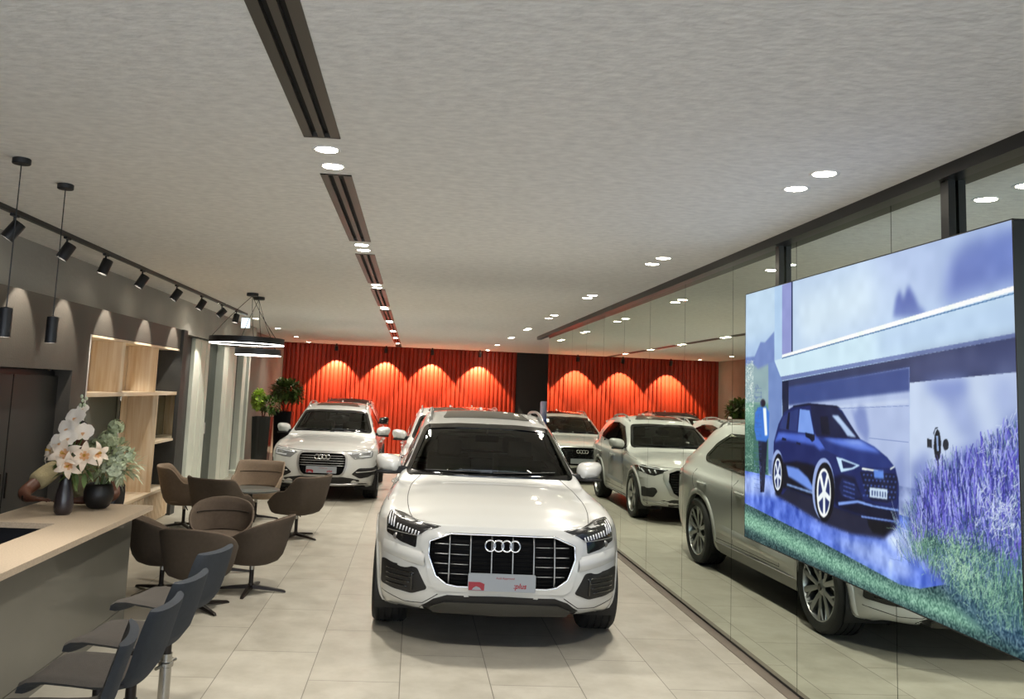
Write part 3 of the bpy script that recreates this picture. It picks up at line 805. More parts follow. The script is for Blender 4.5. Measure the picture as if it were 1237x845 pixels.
def common(root, sh, sp):
    """Glass, seams, arches, sills, mirrors, roof, rear: what every one of these cars has."""
    kx, ky, kz = sh.W/1.995, sh.wb/2.995, sh.H/1.705
    paint = sp.get('paint', m_paint)
    ws = sp['wind']; dlo = sp['dlo']
    sh.holes.append(('F', ws, .006, lambda x, y, z: y < 2.1*ky and z > .9*kz))
    if not sp.get('privacy'):
        sh.holes.append(('S', dlo, .004, lambda x, y, z: abs(x) > .45 and z > .9*kz))
    sh.holes.append(('F', sp['grille'], -.014, lambda x, y, z: y < 0))
    for pl in sp.get('cuts', []):
        sh.holes.append(('F', pl, .016, lambda x, y, z: y < .2)); sh.holes.append(('F', mirror2(pl), .016, lambda x, y, z: y < .2))
    body = sh.body(root, paint)
    # windscreen with black border
    mb = sh.patch(MB(), 'F', offset(ws, .018), off=-.002, depth=0, dens=.06)
    mb.build('windscreen', m_glass, root, smooth=True)
    mb = sh.patch(MB(), 'F', offset(ws, -.012), off=.006, depth=.016, hole=offset(ws, .028), dens=.028)
    w0 = min(p[1] for p in ws)
    mb.build('windscreen_border', m_gloss_black, root, smooth=True)
    # wiper
    mb = MB()
    sh.line(mb, 'F', [(-.62*kx, w0+.03), (-.1*kx, w0+.035)], .007, .012); sh.line(mb, 'F', [(.02*kx, w0+.03), (.62*kx, w0+.045)], .007, .012)
    mb.build('wiper', m_blk_plastic, root)
    for s in (1, -1):
        g = sh.patch(MB(), 'S', offset(dlo, .015) if not sp.get('privacy') else dlo, off=-.001, depth=0, dens=.07, side=s)
        g.build('side_window', m_privacy if sp.get('privacy') else m_glass, root, smooth=True)
        g = sh.patch(MB(), 'S', offset(dlo, -.008), off=.005, depth=.014, hole=offset(dlo, .032), dens=.03, side=s)
        yb = sp['bpillar']; zt = max(p[1] for p in dlo)
        for yy in [yb]+sp.get('cpillar', []):
            q = [(yy-.03, 1.08*kz), (yy+.05, 1.08*kz), (yy+.03, zt-.01), (yy-.04, zt-.01)]
            q = [(a, max(b, min(p[1] for p in dlo)+.01)) for a, b in q]
            sh.patch(g, 'S', q, off=.002, depth=.01, side=s, dens=.06)
        g.build('window_trim', m_gloss_black, root, smooth=True)
        if sp.get('chrome_line'):
            g = MB(); sh.line(g, 'S', offset(dlo, -.006), .006, .004, s, closed=True, step=.05); g.build('window_moulding', sp['chrome_line'], root, smooth=True)
        # panel gaps
        g = MB()
        d0, d1, d2 = sp['doors']
        zb = .38*kz; zt2 = 1.06*kz
        sh.line(g, 'S', [(d0, zt2), (d0-.02, .7*kz), (d0+.02, zb)], .004, -.0015, s); sh.line(g, 'S', [(d1, 1.08*kz), (d1, .75*kz), (d1+.01, zb)], .004, -.0015, s)
        sh.line(g, 'S', [(d2, 1.1*kz), (d2-.04, .92*kz), (d2-.22, .72*kz), (d2-.30, .60*kz), (d2-.34, zb)], .004, -.0015, s)
        sh.line(g, 'S', [(d0+.02, zb), (d2-.34, zb)], .004, -.0015, s)
        sh.line(g, 'S', [(-.10*ky, .99*kz), (.45*ky, 1.02*kz), (d0, 1.045*kz)], .0035, -.0015, s)
        g.build('panel_gap', m_seam, root)
        # door handles
        for hy in (d1-.22, d2-.32):
            hz = sp.get('hz', .93)*kz
            h = MB(); c_ = sh.surf('S', hy, hz, .022, s); a = sh.surf('S', hy-.11, hz-.002, .012, s); b = sh.surf('S', hy+.11, hz+.004, .012, s)
            h.tube([sh.surf('S', hy-.125, hz-.002, -.004, s), a, (c_+a)/2+Vector((s*.006, 0, 0)), c_, (c_+b)/2+Vector((s*.006, 0, 0)), b, sh.surf('S', hy+.125, hz+.004, -.004, s)], .013, 8)
            o = h.build('door_handle', paint, root, smooth=True)
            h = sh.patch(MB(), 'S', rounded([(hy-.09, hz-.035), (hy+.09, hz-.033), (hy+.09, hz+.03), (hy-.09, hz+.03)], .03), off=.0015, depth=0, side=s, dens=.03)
            h.build('handle_shade', m_paint_shade, o, smooth=True)  # flush skin, no real hollow: its shade is painted as a darker white
        # arches: flare and dark liner
        for wy, nm in ((0, 'front'), (sh.wb, 'rear')):
            R0 = sh.arch
            def ring_pts(r, a0, a1, n=30): return [(wy+r*math.cos(a0+(a1-a0)*i/n), sh.wr+r*math.sin(a0+(a1-a0)*i/n)) for i in range(n+1)]
            a0, a1 = R(-19), R(199)
            wdt = sp.get('flare', .055)
            fo_ = ring_pts(R0+wdt, a0, a1); fi = ring_pts(R0-.006, a1, a0)
            nn = len(fo_)
            g = MB()
            vs = []; fs = []
            rows = [(R0-.004, -.05), (R0-.004, .010), (R0+.006, .016), (R0+wdt*.75, .014), (R0+wdt, .001), (R0+wdt, -.01)]
            n = 44
            for (r_, of) in rows:
                for i in range(n+1):
                    a = a0+(a1-a0)*i/n
                    vs.append(sh.surf('S', wy+max(r_, R0+.028)*math.cos(a), sh.wr+max(r_, R0+.028)*math.sin(a), 0, s))
                    p = vs[-1]; vs[-1] = Vector((p.x+s*of, wy+r_*math.cos(a), sh.wr+r_*math.sin(a)))
            for r_ in range(len(rows)-1):
                for i in range(n):
                    q = (r_*(n+1)+i, r_*(n+1)+i+1, (r_+1)*(n+1)+i+1, (r_+1)*(n+1)+i); fs.append(q if s > 0 else tuple(reversed(q)))
            g.add(vs, fs); g.build('wheel_arch', sp.get('archmat', paint), root, smooth=True, angle=50)
            l = MB(); x0, x1 = .56*kx, sh.W/2-.035
            l.lathe([(R0-.002, s*x0), (R0-.002, s*x1)], 40, Matrix.Translation((0, wy, sh.wr)) @ Matrix.Rotation(PI/2, 4, 'X') @ Matrix.Rotation(0, 4, 'Z') if False else Matrix.Translation((0, wy, sh.wr)), axis='X', cap=False)
            l.v = l.v
            vs = [(s*x0, wy+R0*math.cos(2*PI*i/40), sh.wr+R0*math.sin(2*PI*i/40)) for i in range(40)]
            l.add([v_ if v_[2] > .17 else (v_[0], v_[1], .17) for v_ in vs], [tuple(range(40))])
            # drop the part of the liner that would reach under the floor line
            keep = [f for f in l.f if min(l.v[i][2] for i in f) > .165]; l.f = keep; l.mi = [0]*len(keep)
            l.build('wheel_liner', m_blk_plastic, root)
        # sill
        g = MB(); z0, z1 = sp.get('sill', (.23, .33))
        ya, yb_ = sh.arch+.05, sh.wb-sh.arch-.05
        sh.patch(g, 'S', [(ya, z0*kz), (yb_, z0*kz), (yb_+.03, z1*kz), (ya-.03, z1*kz)], off=.012, depth=.03, side=s, dens=.08)
        g.build('sill_trim', sp.get('sillmat', m_lowgrey), root, smooth=True, angle=40)
        if sp.get('crease'):
            g = MB(); g.v = []
            cr = sp['crease']
            # a soft raised fold above the sill
            rows = [(-.045, .0), (-.012, .013), (.012, .015), (.06, .0)]; n = 40; vs = []; fs = []
            for (dz, of) in rows:
                for i in range(n+1):
                    t = i/n; y = ya-.02+(yb_-ya+.04)*t; z = np.interp(t, [0, .5, 1], cr)*kz+dz
                    vs.append(sh.surf('S', y, z, of*min(1, 6*t, 6*(1-t)), s))
            for r_ in range(3):
                for i in range(n):
                    q = (r_*(n+1)+i, r_*(n+1)+i+1, (r_+1)*(n+1)+i+1, (r_+1)*(n+1)+i); fs.append(tuple(reversed(q)) if s > 0 else q)
            g.add(vs, fs); g.build('body_crease', paint, root, smooth=True)
        # roof rails
        if sp.get('rails', True):
            g = MB(); xr = sp.get('railx', .60)*kx
            pts = []
            for i in range(15):
                t = i/14; y = (1.78+t*1.55)*ky; q = sh.surf('T', xr*s*(1-.03*t), y, 0)
                pts.append(q+Vector((0, 0, .045*min(1, math.sin(PI*min(1, max(0, t)))*3.2))))
            g.tube(pts, .014, 8); 
            for i in (3, 11): g.cyl(pts[i], pts[i]-Vector((0, 0, .05)), .016)
            g.build('roof_rail', sp.get('railmat', m_satin), root, smooth=True)
        # tail lamp
        tl = [(sh.L-sh.fo-.30, .98*kz), (sh.L-sh.fo-.02, .95*kz), (sh.L-sh.fo-.02, 1.06*kz), (sh.L-sh.fo-.20, 1.05*kz)]
        g = sh.patch(MB(), 'S', tl, off=.008, side=s, dens=.03)
        sh.patch(g, 'B', [(s*.82*kx, .97*kz), (s*.3*kx, .98*kz), (s*.3*kx, 1.03*kz), (s*.8*kx, 1.05*kz)], off=.008, dens=.05)
        g.build('tail_lamp', m_taillamp, root, smooth=True)
        mp = sp['mirror']
        mirror_part(root, sh, s, mp[0], mp[1], mp[2], sp.get('mirrormat', paint))
    # panoramic roof glass
    if sp.get('roofglass'):
        y0, y1, hx = sp['roofglass']
        g = sh.patch(MB(), 'T', rounded([(-hx, y0+.03), (-hx*.5, y0), (hx*.5, y0), (hx, y0+.03), (hx, y1), (-hx, y1)], .05), off=.004, dens=.09)
        g.build('glass_roof', m_gloss_black if not sp.get('blackroof') else m_gloss_black, root, smooth=True)
    if sp.get('blackroof'):
        g = sh.patch(MB(), 'T', rounded([(-.60*kx, 1.62*ky), (.60*kx, 1.62*ky), (.60*kx, 3.5*ky), (-.60*kx, 3.5*ky)], .08), off=.006, dens=.09)
        g.build('black_roof', m_blk_plastic, root, smooth=True)
    # rear window
    ye = sh.L-sh.fo
    rg = rounded([(-.60*kx, 1.14*kz), (.60*kx, 1.14*kz), (.48*kx, 1.40*kz), (-.48*kx, 1.40*kz)], .06)
    sh.patch(MB(), 'B', rg, off=.004, dens=.07).build('rear_window', m_privacy, root, smooth=True)
    sh.patch(MB(), 'B', [(-.75*kx, .26*kz), (.75*kx, .26*kz), (.7*kx, .42*kz), (-.7*kx, .42*kz)], off=.01, dens=.08).build('rear_diffuser', m_blk_plastic, root, smooth=True)
    # antenna fin and underbody
    g = MB(); p = sh.surf('T', 0, (3.1)*ky, 0); g.prism([(-.1, 0), (.09, 0), (.09, .05), (.05, .055)], -.015, .015, Matrix.Translation(p-Vector((0, 0, .005))) @ Matrix.Rotation(PI/2, 4, 'Z') @ Matrix.Rotation(PI/2, 4, 'X'))
    g.build('antenna_fin', paint, root)
    g = MB(); g.box(-.52*kx, .52*kx, -.42*sh.fo/.94, ye-.12, .25, .34); g.box(-.80*kx, .80*kx, sh.arch+.02, sh.wb-sh.arch-.02, .20, .30)
    g.build('underbody', m_under, root)
    interior(root, sh, .97*kz)
    wdt = sp.get('tyrew', .27)
    for s in (-1, 1):
        for wy in (0, sh.wb):
            wheel(root, s*(sh.W/2-wdt/2-.012), wy, sh.wr, wdt, s, sp.get('wstyle', 'x'), sp.get('rimmat', m_rim))
    return body

def grille_bars(root, sh, sp, poly, vbars, hz, m_bar, m_h, back=-.045):
    g = sh.patch(MB(), 'F', poly, off=back, depth=0, dens=.06); g.build('grille_back', m_grille_black, root, smooth=True)
    g = MB()
    lp = [sh.surf('F', x, z, .002) for x, z in poly]; lq = [sh.surf('F', x, z, back) for x, z in poly]; n = len(poly)
    g.add(lp+lq, [(i, (i+1) % n, n+(i+1) % n, n+i) for i in range(n)])
    g.build('grille_rim', m_gloss_black, root)
    zmin = min(p[1] for p in poly); zmax = max(p[1] for p in poly)
    def span(z):
        xs = []
        n = len(poly)
        for i in range(n):
            (xa, za), (xb, zb) = poly[i], poly[(i+1) % n]
            if (za > z) != (zb > z): xs.append(xa+(z-za)/(zb-za)*(xb-xa))
        return (min(xs), max(xs)) if len(xs) > 1 else None
    if vbars:
        g = MB()
        for x in vbars:
            zs = [z for z in np.linspace(zmin, zmax, 60) if inside(poly, x, z)]
            if zs: sh.line(g, 'F', [(x, zs[0]), (x, zs[-1])], .0065, -.012, step=.04)
        g.build('grille_bars', m_bar, root, smooth=True)
    g = MB()
    for z in hz:
        sp_ = span(z)
        if sp_: sh.line(g, 'F', [(sp_[0]+.01, z), (sp_[1]-.01, z)], .006, -.022, step=.05)
    g.build('grille_slats', m_h, root, smooth=True)

def sym(half):
    """right half outline, top centre to bottom centre -> closed outline"""
    return half+[(-x, z) for x, z in reversed(half) if abs(x) > 1e-6]

m_lampsilver = mat('lamp_silver', '#8b8e90', .2, metal=.3, coat=.6)
m_paint_shade = mat('white_paint_shaded', '#bec0be', .3, coat=1.0)  # shaded copy of the body paint, for the hollows behind the handles
m_under = mat('underbody_black', '#060606', .9, spec=.1)
m_taillamp = mat('tail_lamp_red', '#5a0b0f', .1, coat=.8)

def q_large(root):
    sh = Shell()
    sp = dict(wind=rounded([(-.80, 1.125), (.80, 1.125), (.635, 1.55), (.3, 1.575), (-.3, 1.575), (-.635, 1.55)], .05),
              dlo=rounded([(1.02, 1.135), (1.25, 1.27), (1.70, 1.475), (2.2, 1.555), (2.65, 1.545), (2.95, 1.42), (3.12, 1.27), (3.05, 1.215), (2.5, 1.185), (1.9, 1.155)], .03),
              bpillar=2.02, cpillar=[], doors=(.86, 2.02, 3.20), hz=.955, mirror=(1.02, 1.195, .86),
              roofglass=(1.78, 3.0, .46), chrome_line=m_gloss_black, rails=True, crease=(.45, .47, .50), sill=(.23, .345), sillmat=m_lowgrey, flare=.06)
    sp['cuts'] = [[(.475, .896), (.62, .918), (.78, .943), (.868, .958), (.885, .90), (.878, .815), (.76, .768), (.645, .742), (.640, .828)], [(.905, .625), (.63, .603), (.548, .455), (.66, .410), (.80, .418), (.905, .435)], [(-.02, .42), (.40, .415), (.50, .38), (.58, .325), (.585, .30), (.56, .22), (-.02, .22)]]
    gr = sym([(0, .858), (.39, .857), (.545, .797), (.548, .70), (.49, .555), (.41, .50), (.335, .487), (0, .487)])
    sp['grille'] = gr
    common(root, sh, sp)
    ha = [-.395+.158*i for i in range(6)]
    grille_bars(root, sh, sp, gr, ha, [.80, .755, .72, .69, .66, .63, .60, .57, .54, .51], m_satin, m_grille_black)
    g = MB()
    for s in (1, -1):
        for z in (.785, .715, .645, .575):
            sh.line(g, 'F', [(s*.40, z), (s*.505 if z > .6 else s*.47, z)], .0045, -.012)
            sh.line(g, 'F', [(s*.25, z), (s*.385, z)], .003, -.013)
    g.build('grille_tips', m_satin, root, smooth=True)
    g = MB(); sh.line(g, 'F', gr, .0095, .004, closed=True); g.build('grille_frame', m_chrome, root, smooth=True)
    # white eight-cornered mask around the grille
    outer = sym([(0, .893), (.455, .894), (.60, .838), (.608, .76), (.575, .69), (.557, .62), (.52, .485), (.46, .452), (0, .452)])
    g = sh.patch(MB(), 'F', outer, off=.016, depth=.025, hole=offset(gr, -.002), dens=.04); g.build('grille_surround', m_paint, root, smooth=True, angle=35)
    g = MB(); rings(g, 0, .785, .275, lambda x, z: sh.surf('F', x, z, .006), .0075); g.build('emblem', m_chrome, root, smooth=True)
    show_plate(root, -.965, .532, .50, .125, R(-4))
    g = MB(); sh.line(g, 'F', [(-.855, .955), (-.62, .918), (-.46, .898), (0, .898), (.46, .898), (.62, .918), (.855, .955)], .0045, .0); g.build('hood_gap', m_seam, root)
    for s in (1, -1):
        hl = P2([(.475, .896), (.62, .918), (.78, .943), (.868, .958), (.885, .90), (.878, .815), (.76, .768), (.645, .742), (.640, .828)], s)
        g = sh.patch(MB(), 'F', rounded(hl, .012), off=.005, dens=.022); h = g.build('headlamp', m_lampdark, root, smooth=True, angle=50)
        g = MB()
        for (x, z0, z1) in ((.862, .875, .94), (.842, .868, .935), (.822, .862, .925)):
            sh.line(g, 'F', [(s*x, z0), (s*x, z1)], .006, .006)
        for i in range(8):
            t = i/7; x = .795-.165*t; z = .872-.030*t; hh = .018-.005*t
            sh.line(g, 'F', [(s*(x+.004), z-hh), (s*(x-.004), z+hh)], .0062, .006)
        g.build('light_segments', m_drl, h, smooth=True)
        g = MB(); sh.line(g, 'F', [(s*.87, .838), (s*.75, .832), (s*.63, .826), (s*.52, .878)], .003, .006); sh.line(g, 'F', [(s*.50, .897), (s*.86, .949)], .0025, .006)
        g.build('lamp_line', m_satin, h, smooth=True)
        g = MB()
        c_ = sh.surf('F', s*.80, .80, .0); g.lathe([(.0, -.003), (.022, -.002), (.026, .003)], 20, Matrix.Translation(c_) @ Matrix.Rotation(R(90), 4, 'X')); g.build('projector', m_satin, h, smooth=True)
        it = rounded(P2([(.905, .625), (.63, .603), (.548, .455), (.66, .410), (.80, .418), (.905, .435)], s), .02)
        g = sh.patch(MB(), 'F', it, off=.006, dens=.03); it_o = g.build('air_intake', m_blk_plastic, root, smooth=True)
        g = MB()
        for z in (.455, .49, .525, .56): sh.line(g, 'F', [(s*(.70-.05*(z-.45)/.1), z), (s*.86, z+.004)], .007, .006)
        sh.line(g, 'F', [(s*.665, .575), (s*.66, .44)], .008, .008)
        g.build('intake_blades', m_gloss_black, it_o, smooth=True)
        # white blade above the intake
        vs = []; fs = []; n = 14
        for row, (z_, of) in enumerate(((.72, 0), (.70, .020), (.665, .034), (.648, .034), (.625, .006))):
            for i in range(n+1):
                t = i/n; x = .572+(.90-.572)*t; zz = z_+(.045*t)-(.01 if row > 3 else 0)*(1-t)
                vs.append(sh.surf('F', s*x, zz, of*(1-t*.85)))
        for r_ in range(4):
            for i in range(n):
                q = (r_*(n+1)+i, r_*(n+1)+i+1, (r_+1)*(n+1)+i+1, (r_+1)*(n+1)+i); fs.append(q if s > 0 else tuple(reversed(q)))
        g = MB(); g.add(vs, [tuple(reversed(f)) for f in fs]); g.build('bumper_blade', m_paint, root, smooth=True)
        g = MB(); sh.line(g, 'F', [(s*.90, .375), (s*.72, .335), (s*.58, .345), (s*.47, .42)], .004, -.001); g.build('bumper_gap', m_seam, root)
        g = MB(); sh.line(g, 'T', [(s*.69, -.60), (s*.715, -.45), (s*.735, -.3), (s*.752, 0), (s*.75, .4), (s*.73, .70), (s*.64, .86)], .0038, -.001, soft=2); g.build('hood_gap', m_seam, root)
    lo = sym([(0, .425), (.40, .42), (.50, .385), (.585, .325), (.60, .30), (.56, .262), (0, .257)])
    g = sh.patch(MB(), 'F', lo, off=.006, dens=.06); g.build('lower_grille', m_blk_plastic, root, smooth=True)
    g = sh.patch(MB(), 'F', sym([(0, .375), (.42, .37), (.52, .33), (.50, .29), (0, .285)]), off=.022, dens=.06); g.build('skid_plate', mat('skid_grey', '#3d3c37', .5), root, smooth=True, angle=40)
    return sh

def q_small_old(root, black=False):
    sh = Shell(L=4.388, W=1.831, H=1.585, wb=2.603, fo=.87, wagon=1, wr=.345, arch=.39)
    sp = dict(wind=rounded([(-.715, 1.075), (.715, 1.075), (.575, 1.425), (.3, 1.445), (-.3, 1.445), (-.575, 1.425)], .05),
              dlo=rounded([(.92, 1.065), (1.12, 1.18), (1.50, 1.375), (1.95, 1.44), (2.5, 1.43), (2.95, 1.34), (3.10, 1.17), (3.0, 1.115), (2.2, 1.09)], .03),
              bpillar=1.80, cpillar=[2.62], doors=(.76, 1.80, 2.80), hz=.95, mirror=(.93, 1.10, .80),
              roofglass=(1.58, 2.5, .42), flare=.05, archmat=m_blk_plastic if not black else None, sillmat=m_blk_plastic, wstyle='five', rimmat=m_rim_light, tyrew=.235)
    if black:
        sp['archmat'] = m_paint; sp['blackroof'] = True; sp['roofglass'] = None; sp['mirrormat'] = m_gloss_black; sp['railmat'] = m_gloss_black; sp['privacy'] = True
    sp['cuts'] = [[(.415, .805), (.60, .83), (.80, .85), (.825, .80), (.805, .735), (.66, .715), (.53, .708)]]
    gr = rounded(sym([(0, .80), (.34, .80), (.385, .74), (.385, .60), (.35, .49), (.30, .445), (0, .445)]), .03)
    sp['grille'] = gr
    common(root, sh, sp)
    grille_bars(root, sh, sp, gr, [], [.76, .72, .68, .64, .60], m_satin, m_satin)
    g = sh.patch(MB(), 'F', offset(gr, -.028), off=.012, depth=.02, hole=offset(gr, .004), dens=.03); g.build('grille_frame', m_satin, root, smooth=True, angle=40)
    g = MB(); rings(g, 0, .735, .27, lambda x, z: sh.surf('F', x, z, .008), .009); g.build('emblem', m_chrome, root, smooth=True)
    show_plate(root, -.925, .535, .50, .11)
    g = MB(); sh.line(g, 'F', [(-.80, .87), (-.4, .835), (0, .83), (.4, .835), (.80, .87)], .0045, .0); g.build('hood_gap', m_seam, root)
    for s in (1, -1):
        hl = P2([(.415, .805), (.60, .83), (.80, .85), (.825, .80), (.805, .735), (.66, .715), (.53, .708)], s)
        g = sh.patch(MB(), 'F', rounded(hl, .015), off=.005, dens=.022); h = g.build('headlamp', m_lampsilver, root, smooth=True)
        g = MB(); sh.line(g, 'F', [(s*.47, .795), (s*.60, .81), (s*.785, .828)], .009, .006); sh.line(g, 'F', [(s*.785, .828), (s*.785, .75)], .009, .006)
        sh.line(g, 'F', [(s*.60, .75), (s*.77, .755)], .012, .006)
        g.build('light_segments', m_drl, h, smooth=True)
        it = rounded(P2([(.905, .60), (.60, .565), (.49, .47), (.62, .40), (.905, .41)], s), .03)
        g = sh.patch(MB(), 'F', it, off=.006, dens=.03); it_o = g.build('air_intake', m_blk_plastic, root, smooth=True)
        g = MB(); sh.line(g, 'F', [(s*.56, .50), (s*.87, .515)], .01, .008); g.build('intake_blades', m_satin, it_o, smooth=True)
    lo = sym([(0, .42), (.35, .42), (.50, .40), (.60, .38), (.90, .40), (.90, .24), (.5, .20), (0, .20)])
    g = sh.patch(MB(), 'F', lo, off=.008, dens=.07); g.build('lower_grille', m_blk_plastic, root, smooth=True)
    g = MB(); sh.line(g, 'F', [(-.60, .315), (-.3, .30), (.3, .30), (.60, .315)], .018, .014); g.build('skid_plate', m_satin, root, smooth=True)
    return sh

def q_small_new(root):
    sh = Shell(L=4.484, W=1.849, H=1.60, wb=2.68, fo=.88, wagon=.8, wr=.36, arch=.405)
    sp = dict(wind=rounded([(-.715, 1.085), (.715, 1.085), (.575, 1.44), (.3, 1.46), (-.3, 1.46), (-.575, 1.44)], .05),
              dlo=rounded([(.92, 1.08), (1.15, 1.20), (1.55, 1.40), (2.0, 1.46), (2.5, 1.45), (2.85, 1.36), (3.02, 1.21), (2.95, 1.15), (2.2, 1.11)], .03),
              bpillar=1.86, cpillar=[2.6], doors=(.78, 1.86, 2.88), hz=.95, mirror=(.95, 1.12, .81),
              roofglass=(1.60, 2.7, .44), chrome_line=m_satin, flare=.055, wstyle='five', rimmat=m_rim_light, tyrew=.24, crease=(.44, .46, .5), sill=(.22, .30), sillmat=m_lowgrey)
    sp['cuts'] = [[(.50, .825), (.66, .85), (.84, .88), (.905, .85), (.90, .78), (.80, .745), (.73, .73), (.63, .775)]]
    gr = sym([(0, .825), (.40, .825), (.52, .78), (.535, .66), (.46, .49), (.38, .44), (0, .44)])
    sp['grille'] = gr
    common(root, sh, sp)
    grille_bars(root, sh, sp, gr, [-.375+.15*i for i in range(6)], [.78, .74, .70, .66, .62, .58, .54, .5, .46], m_gloss_black, m_gloss_black)
    outer = sym([(0, .85), (.43, .85), (.60, .80), (.62, .70), (.60, .66), (.52, .46), (.42, .415), (0, .415)])
    g = sh.patch(MB(), 'F', outer, off=.016, depth=.025, hole=offset(gr, -.004), dens=.04); g.build('grille_surround', m_satin, root, smooth=True, angle=35)
    g = MB(); rings(g, 0, .745, .27, lambda x, z: sh.surf('F', x, z, .006), .009); g.build('emblem', m_chrome, root, smooth=True)
    g = MB(); g.prism([(-.26, .475), (.26, .475), (.26, .585), (-.26, .585)], .88, .90, Matrix.Rotation(PI/2, 4, 'X')); g.build('number_plate', m_plate, root)
    for s in (1, -1):
        hl = P2([(.50, .825), (.66, .85), (.84, .88), (.905, .85), (.90, .78), (.80, .745), (.73, .73), (.63, .775)], s)
        g = sh.patch(MB(), 'F', rounded(hl, .012), off=.005, dens=.022); h = g.build('headlamp', m_lampdark, root, smooth=True)
        g = MB(); sh.line(g, 'F', [(s*.56, .825), (s*.72, .838), (s*.88, .862), (s*.875, .80)], .007, .006); 
        for x in (.70, .77, .84): sh.line(g, 'F', [(s*x, .77), (s*(x+.02), .815)], .012, .005)
        g.build('light_segments', m_drl, h, smooth=True)
        it = rounded(P2([(.87, .55), (.72, .555), (.69, .50), (.735, .405), (.86, .395)], s), .02)
        g = sh.patch(MB(), 'F', it, off=.006, dens=.03); g.build('air_intake', m_blk_plastic, root, smooth=True)
        g = MB(); sh.line(g, 'F', [(s*.84, .345), (s*.70, .33), (s*.55, .325)], .012, .008); g.build('bumper_trim', m_satin, root, smooth=True)
    lo = sym([(0, .39), (.45, .39), (.62, .37), (.84, .33), (.80, .295), (.5, .27), (0, .265)])
    g = sh.patch(MB(), 'F', lo, off=.006, dens=.06); g.build('lower_grille', m_blk_plastic, root, smooth=True)
    g = MB(); sh.line(g, 'F', [(-.84, .87), (-.5, .865), (0, .862), (.5, .865), (.84, .87)], .004, 0); g.build('hood_gap', m_seam, root)
    return sh
e = empty('car', (.741, 7.551, 0), -.0267, 'large white SUV facing the camera in the middle, octagonal grille and silver show plate', 'car')
sh_q8 = q_large(e)
e = empty('car', (-1.46, 15.6, 0), 0, 'white compact SUV on the left behind the tub chairs, with a show plate', 'car')
q_small_old(e)
e3 = empty('car', (.72, 14.35, 0), 0, 'white SUV hidden right behind the large one, its side seen in the mirror', 'car')
q_small_new(e3)
e = copy_tree(e3); e.location = (1.52, 20.0, 0); e.scale = (1, 1, .95)
e['label'] = 'white SUV farthest right near the black bay, seen head-on in the mirror'
e = empty('car', (-1.62, 21.2, 0), .02, 'white car with a black roof and black mirrors, parked behind the compact SUV', 'car')
q_small_old(e, True)
# ------------------------------------------------------------------ furniture
m_fab = mat('brown_fabric', '#4a4036', .9, bump=.3, bscale=220, var=.08, vscale=30)
m_fab_in = mat('taupe_fabric', '#5e5145', .9, bump=.3, bscale=220, var=.08, vscale=30)
m_fab_light = mat('light_taupe_fabric', '#8b7a68', .9, bump=.3, bscale=220, var=.06, vscale=30)
m_denim = mat('slate_fabric', '#2e343c', .85, bump=.35, bscale=260, var=.1, vscale=40)
m_seatgrey = mat('grey_brown_fabric', '#3f3b37', .85, bump=.35, bscale=260, var=.1, vscale=40)
m_stitch = mat('stitching', '#2f2923', .9)
m_bronze = mat('dark_bronze', '#2a2421', .4, metal=.5)
m_top = mat('counter_top', '#b5a591', .38, bump=.15, bscale=150, var=.13, vscale=90)
m_panel = mat('counter_laminate', '#5d5c55', .3, coat=.2, var=.12, vscale=1.4)
m_darkrecess = mat('dark_recess', '#0c0d14', .4)
m_door_black = mat('wardrobe_black', '#262524', .45, var=.08, vscale=2)
m_oak = wood('light_oak', '#f6e8d2', '#dcc29c')
m_oak_h = wood('light_oak_flat', '#f6e9d4', '#e2caa6', axis='Y')
m_mirr = mat('plain_mirror', '#c9cdc9', .03, metal=1)
m_steel = mat('brushed_steel', '#a8a6a1', .25, metal=1)

def smoothstep(a, b, x):
    t = max(0, min(1, (x-a)/(b-a))); return t*t*(3-2*t)

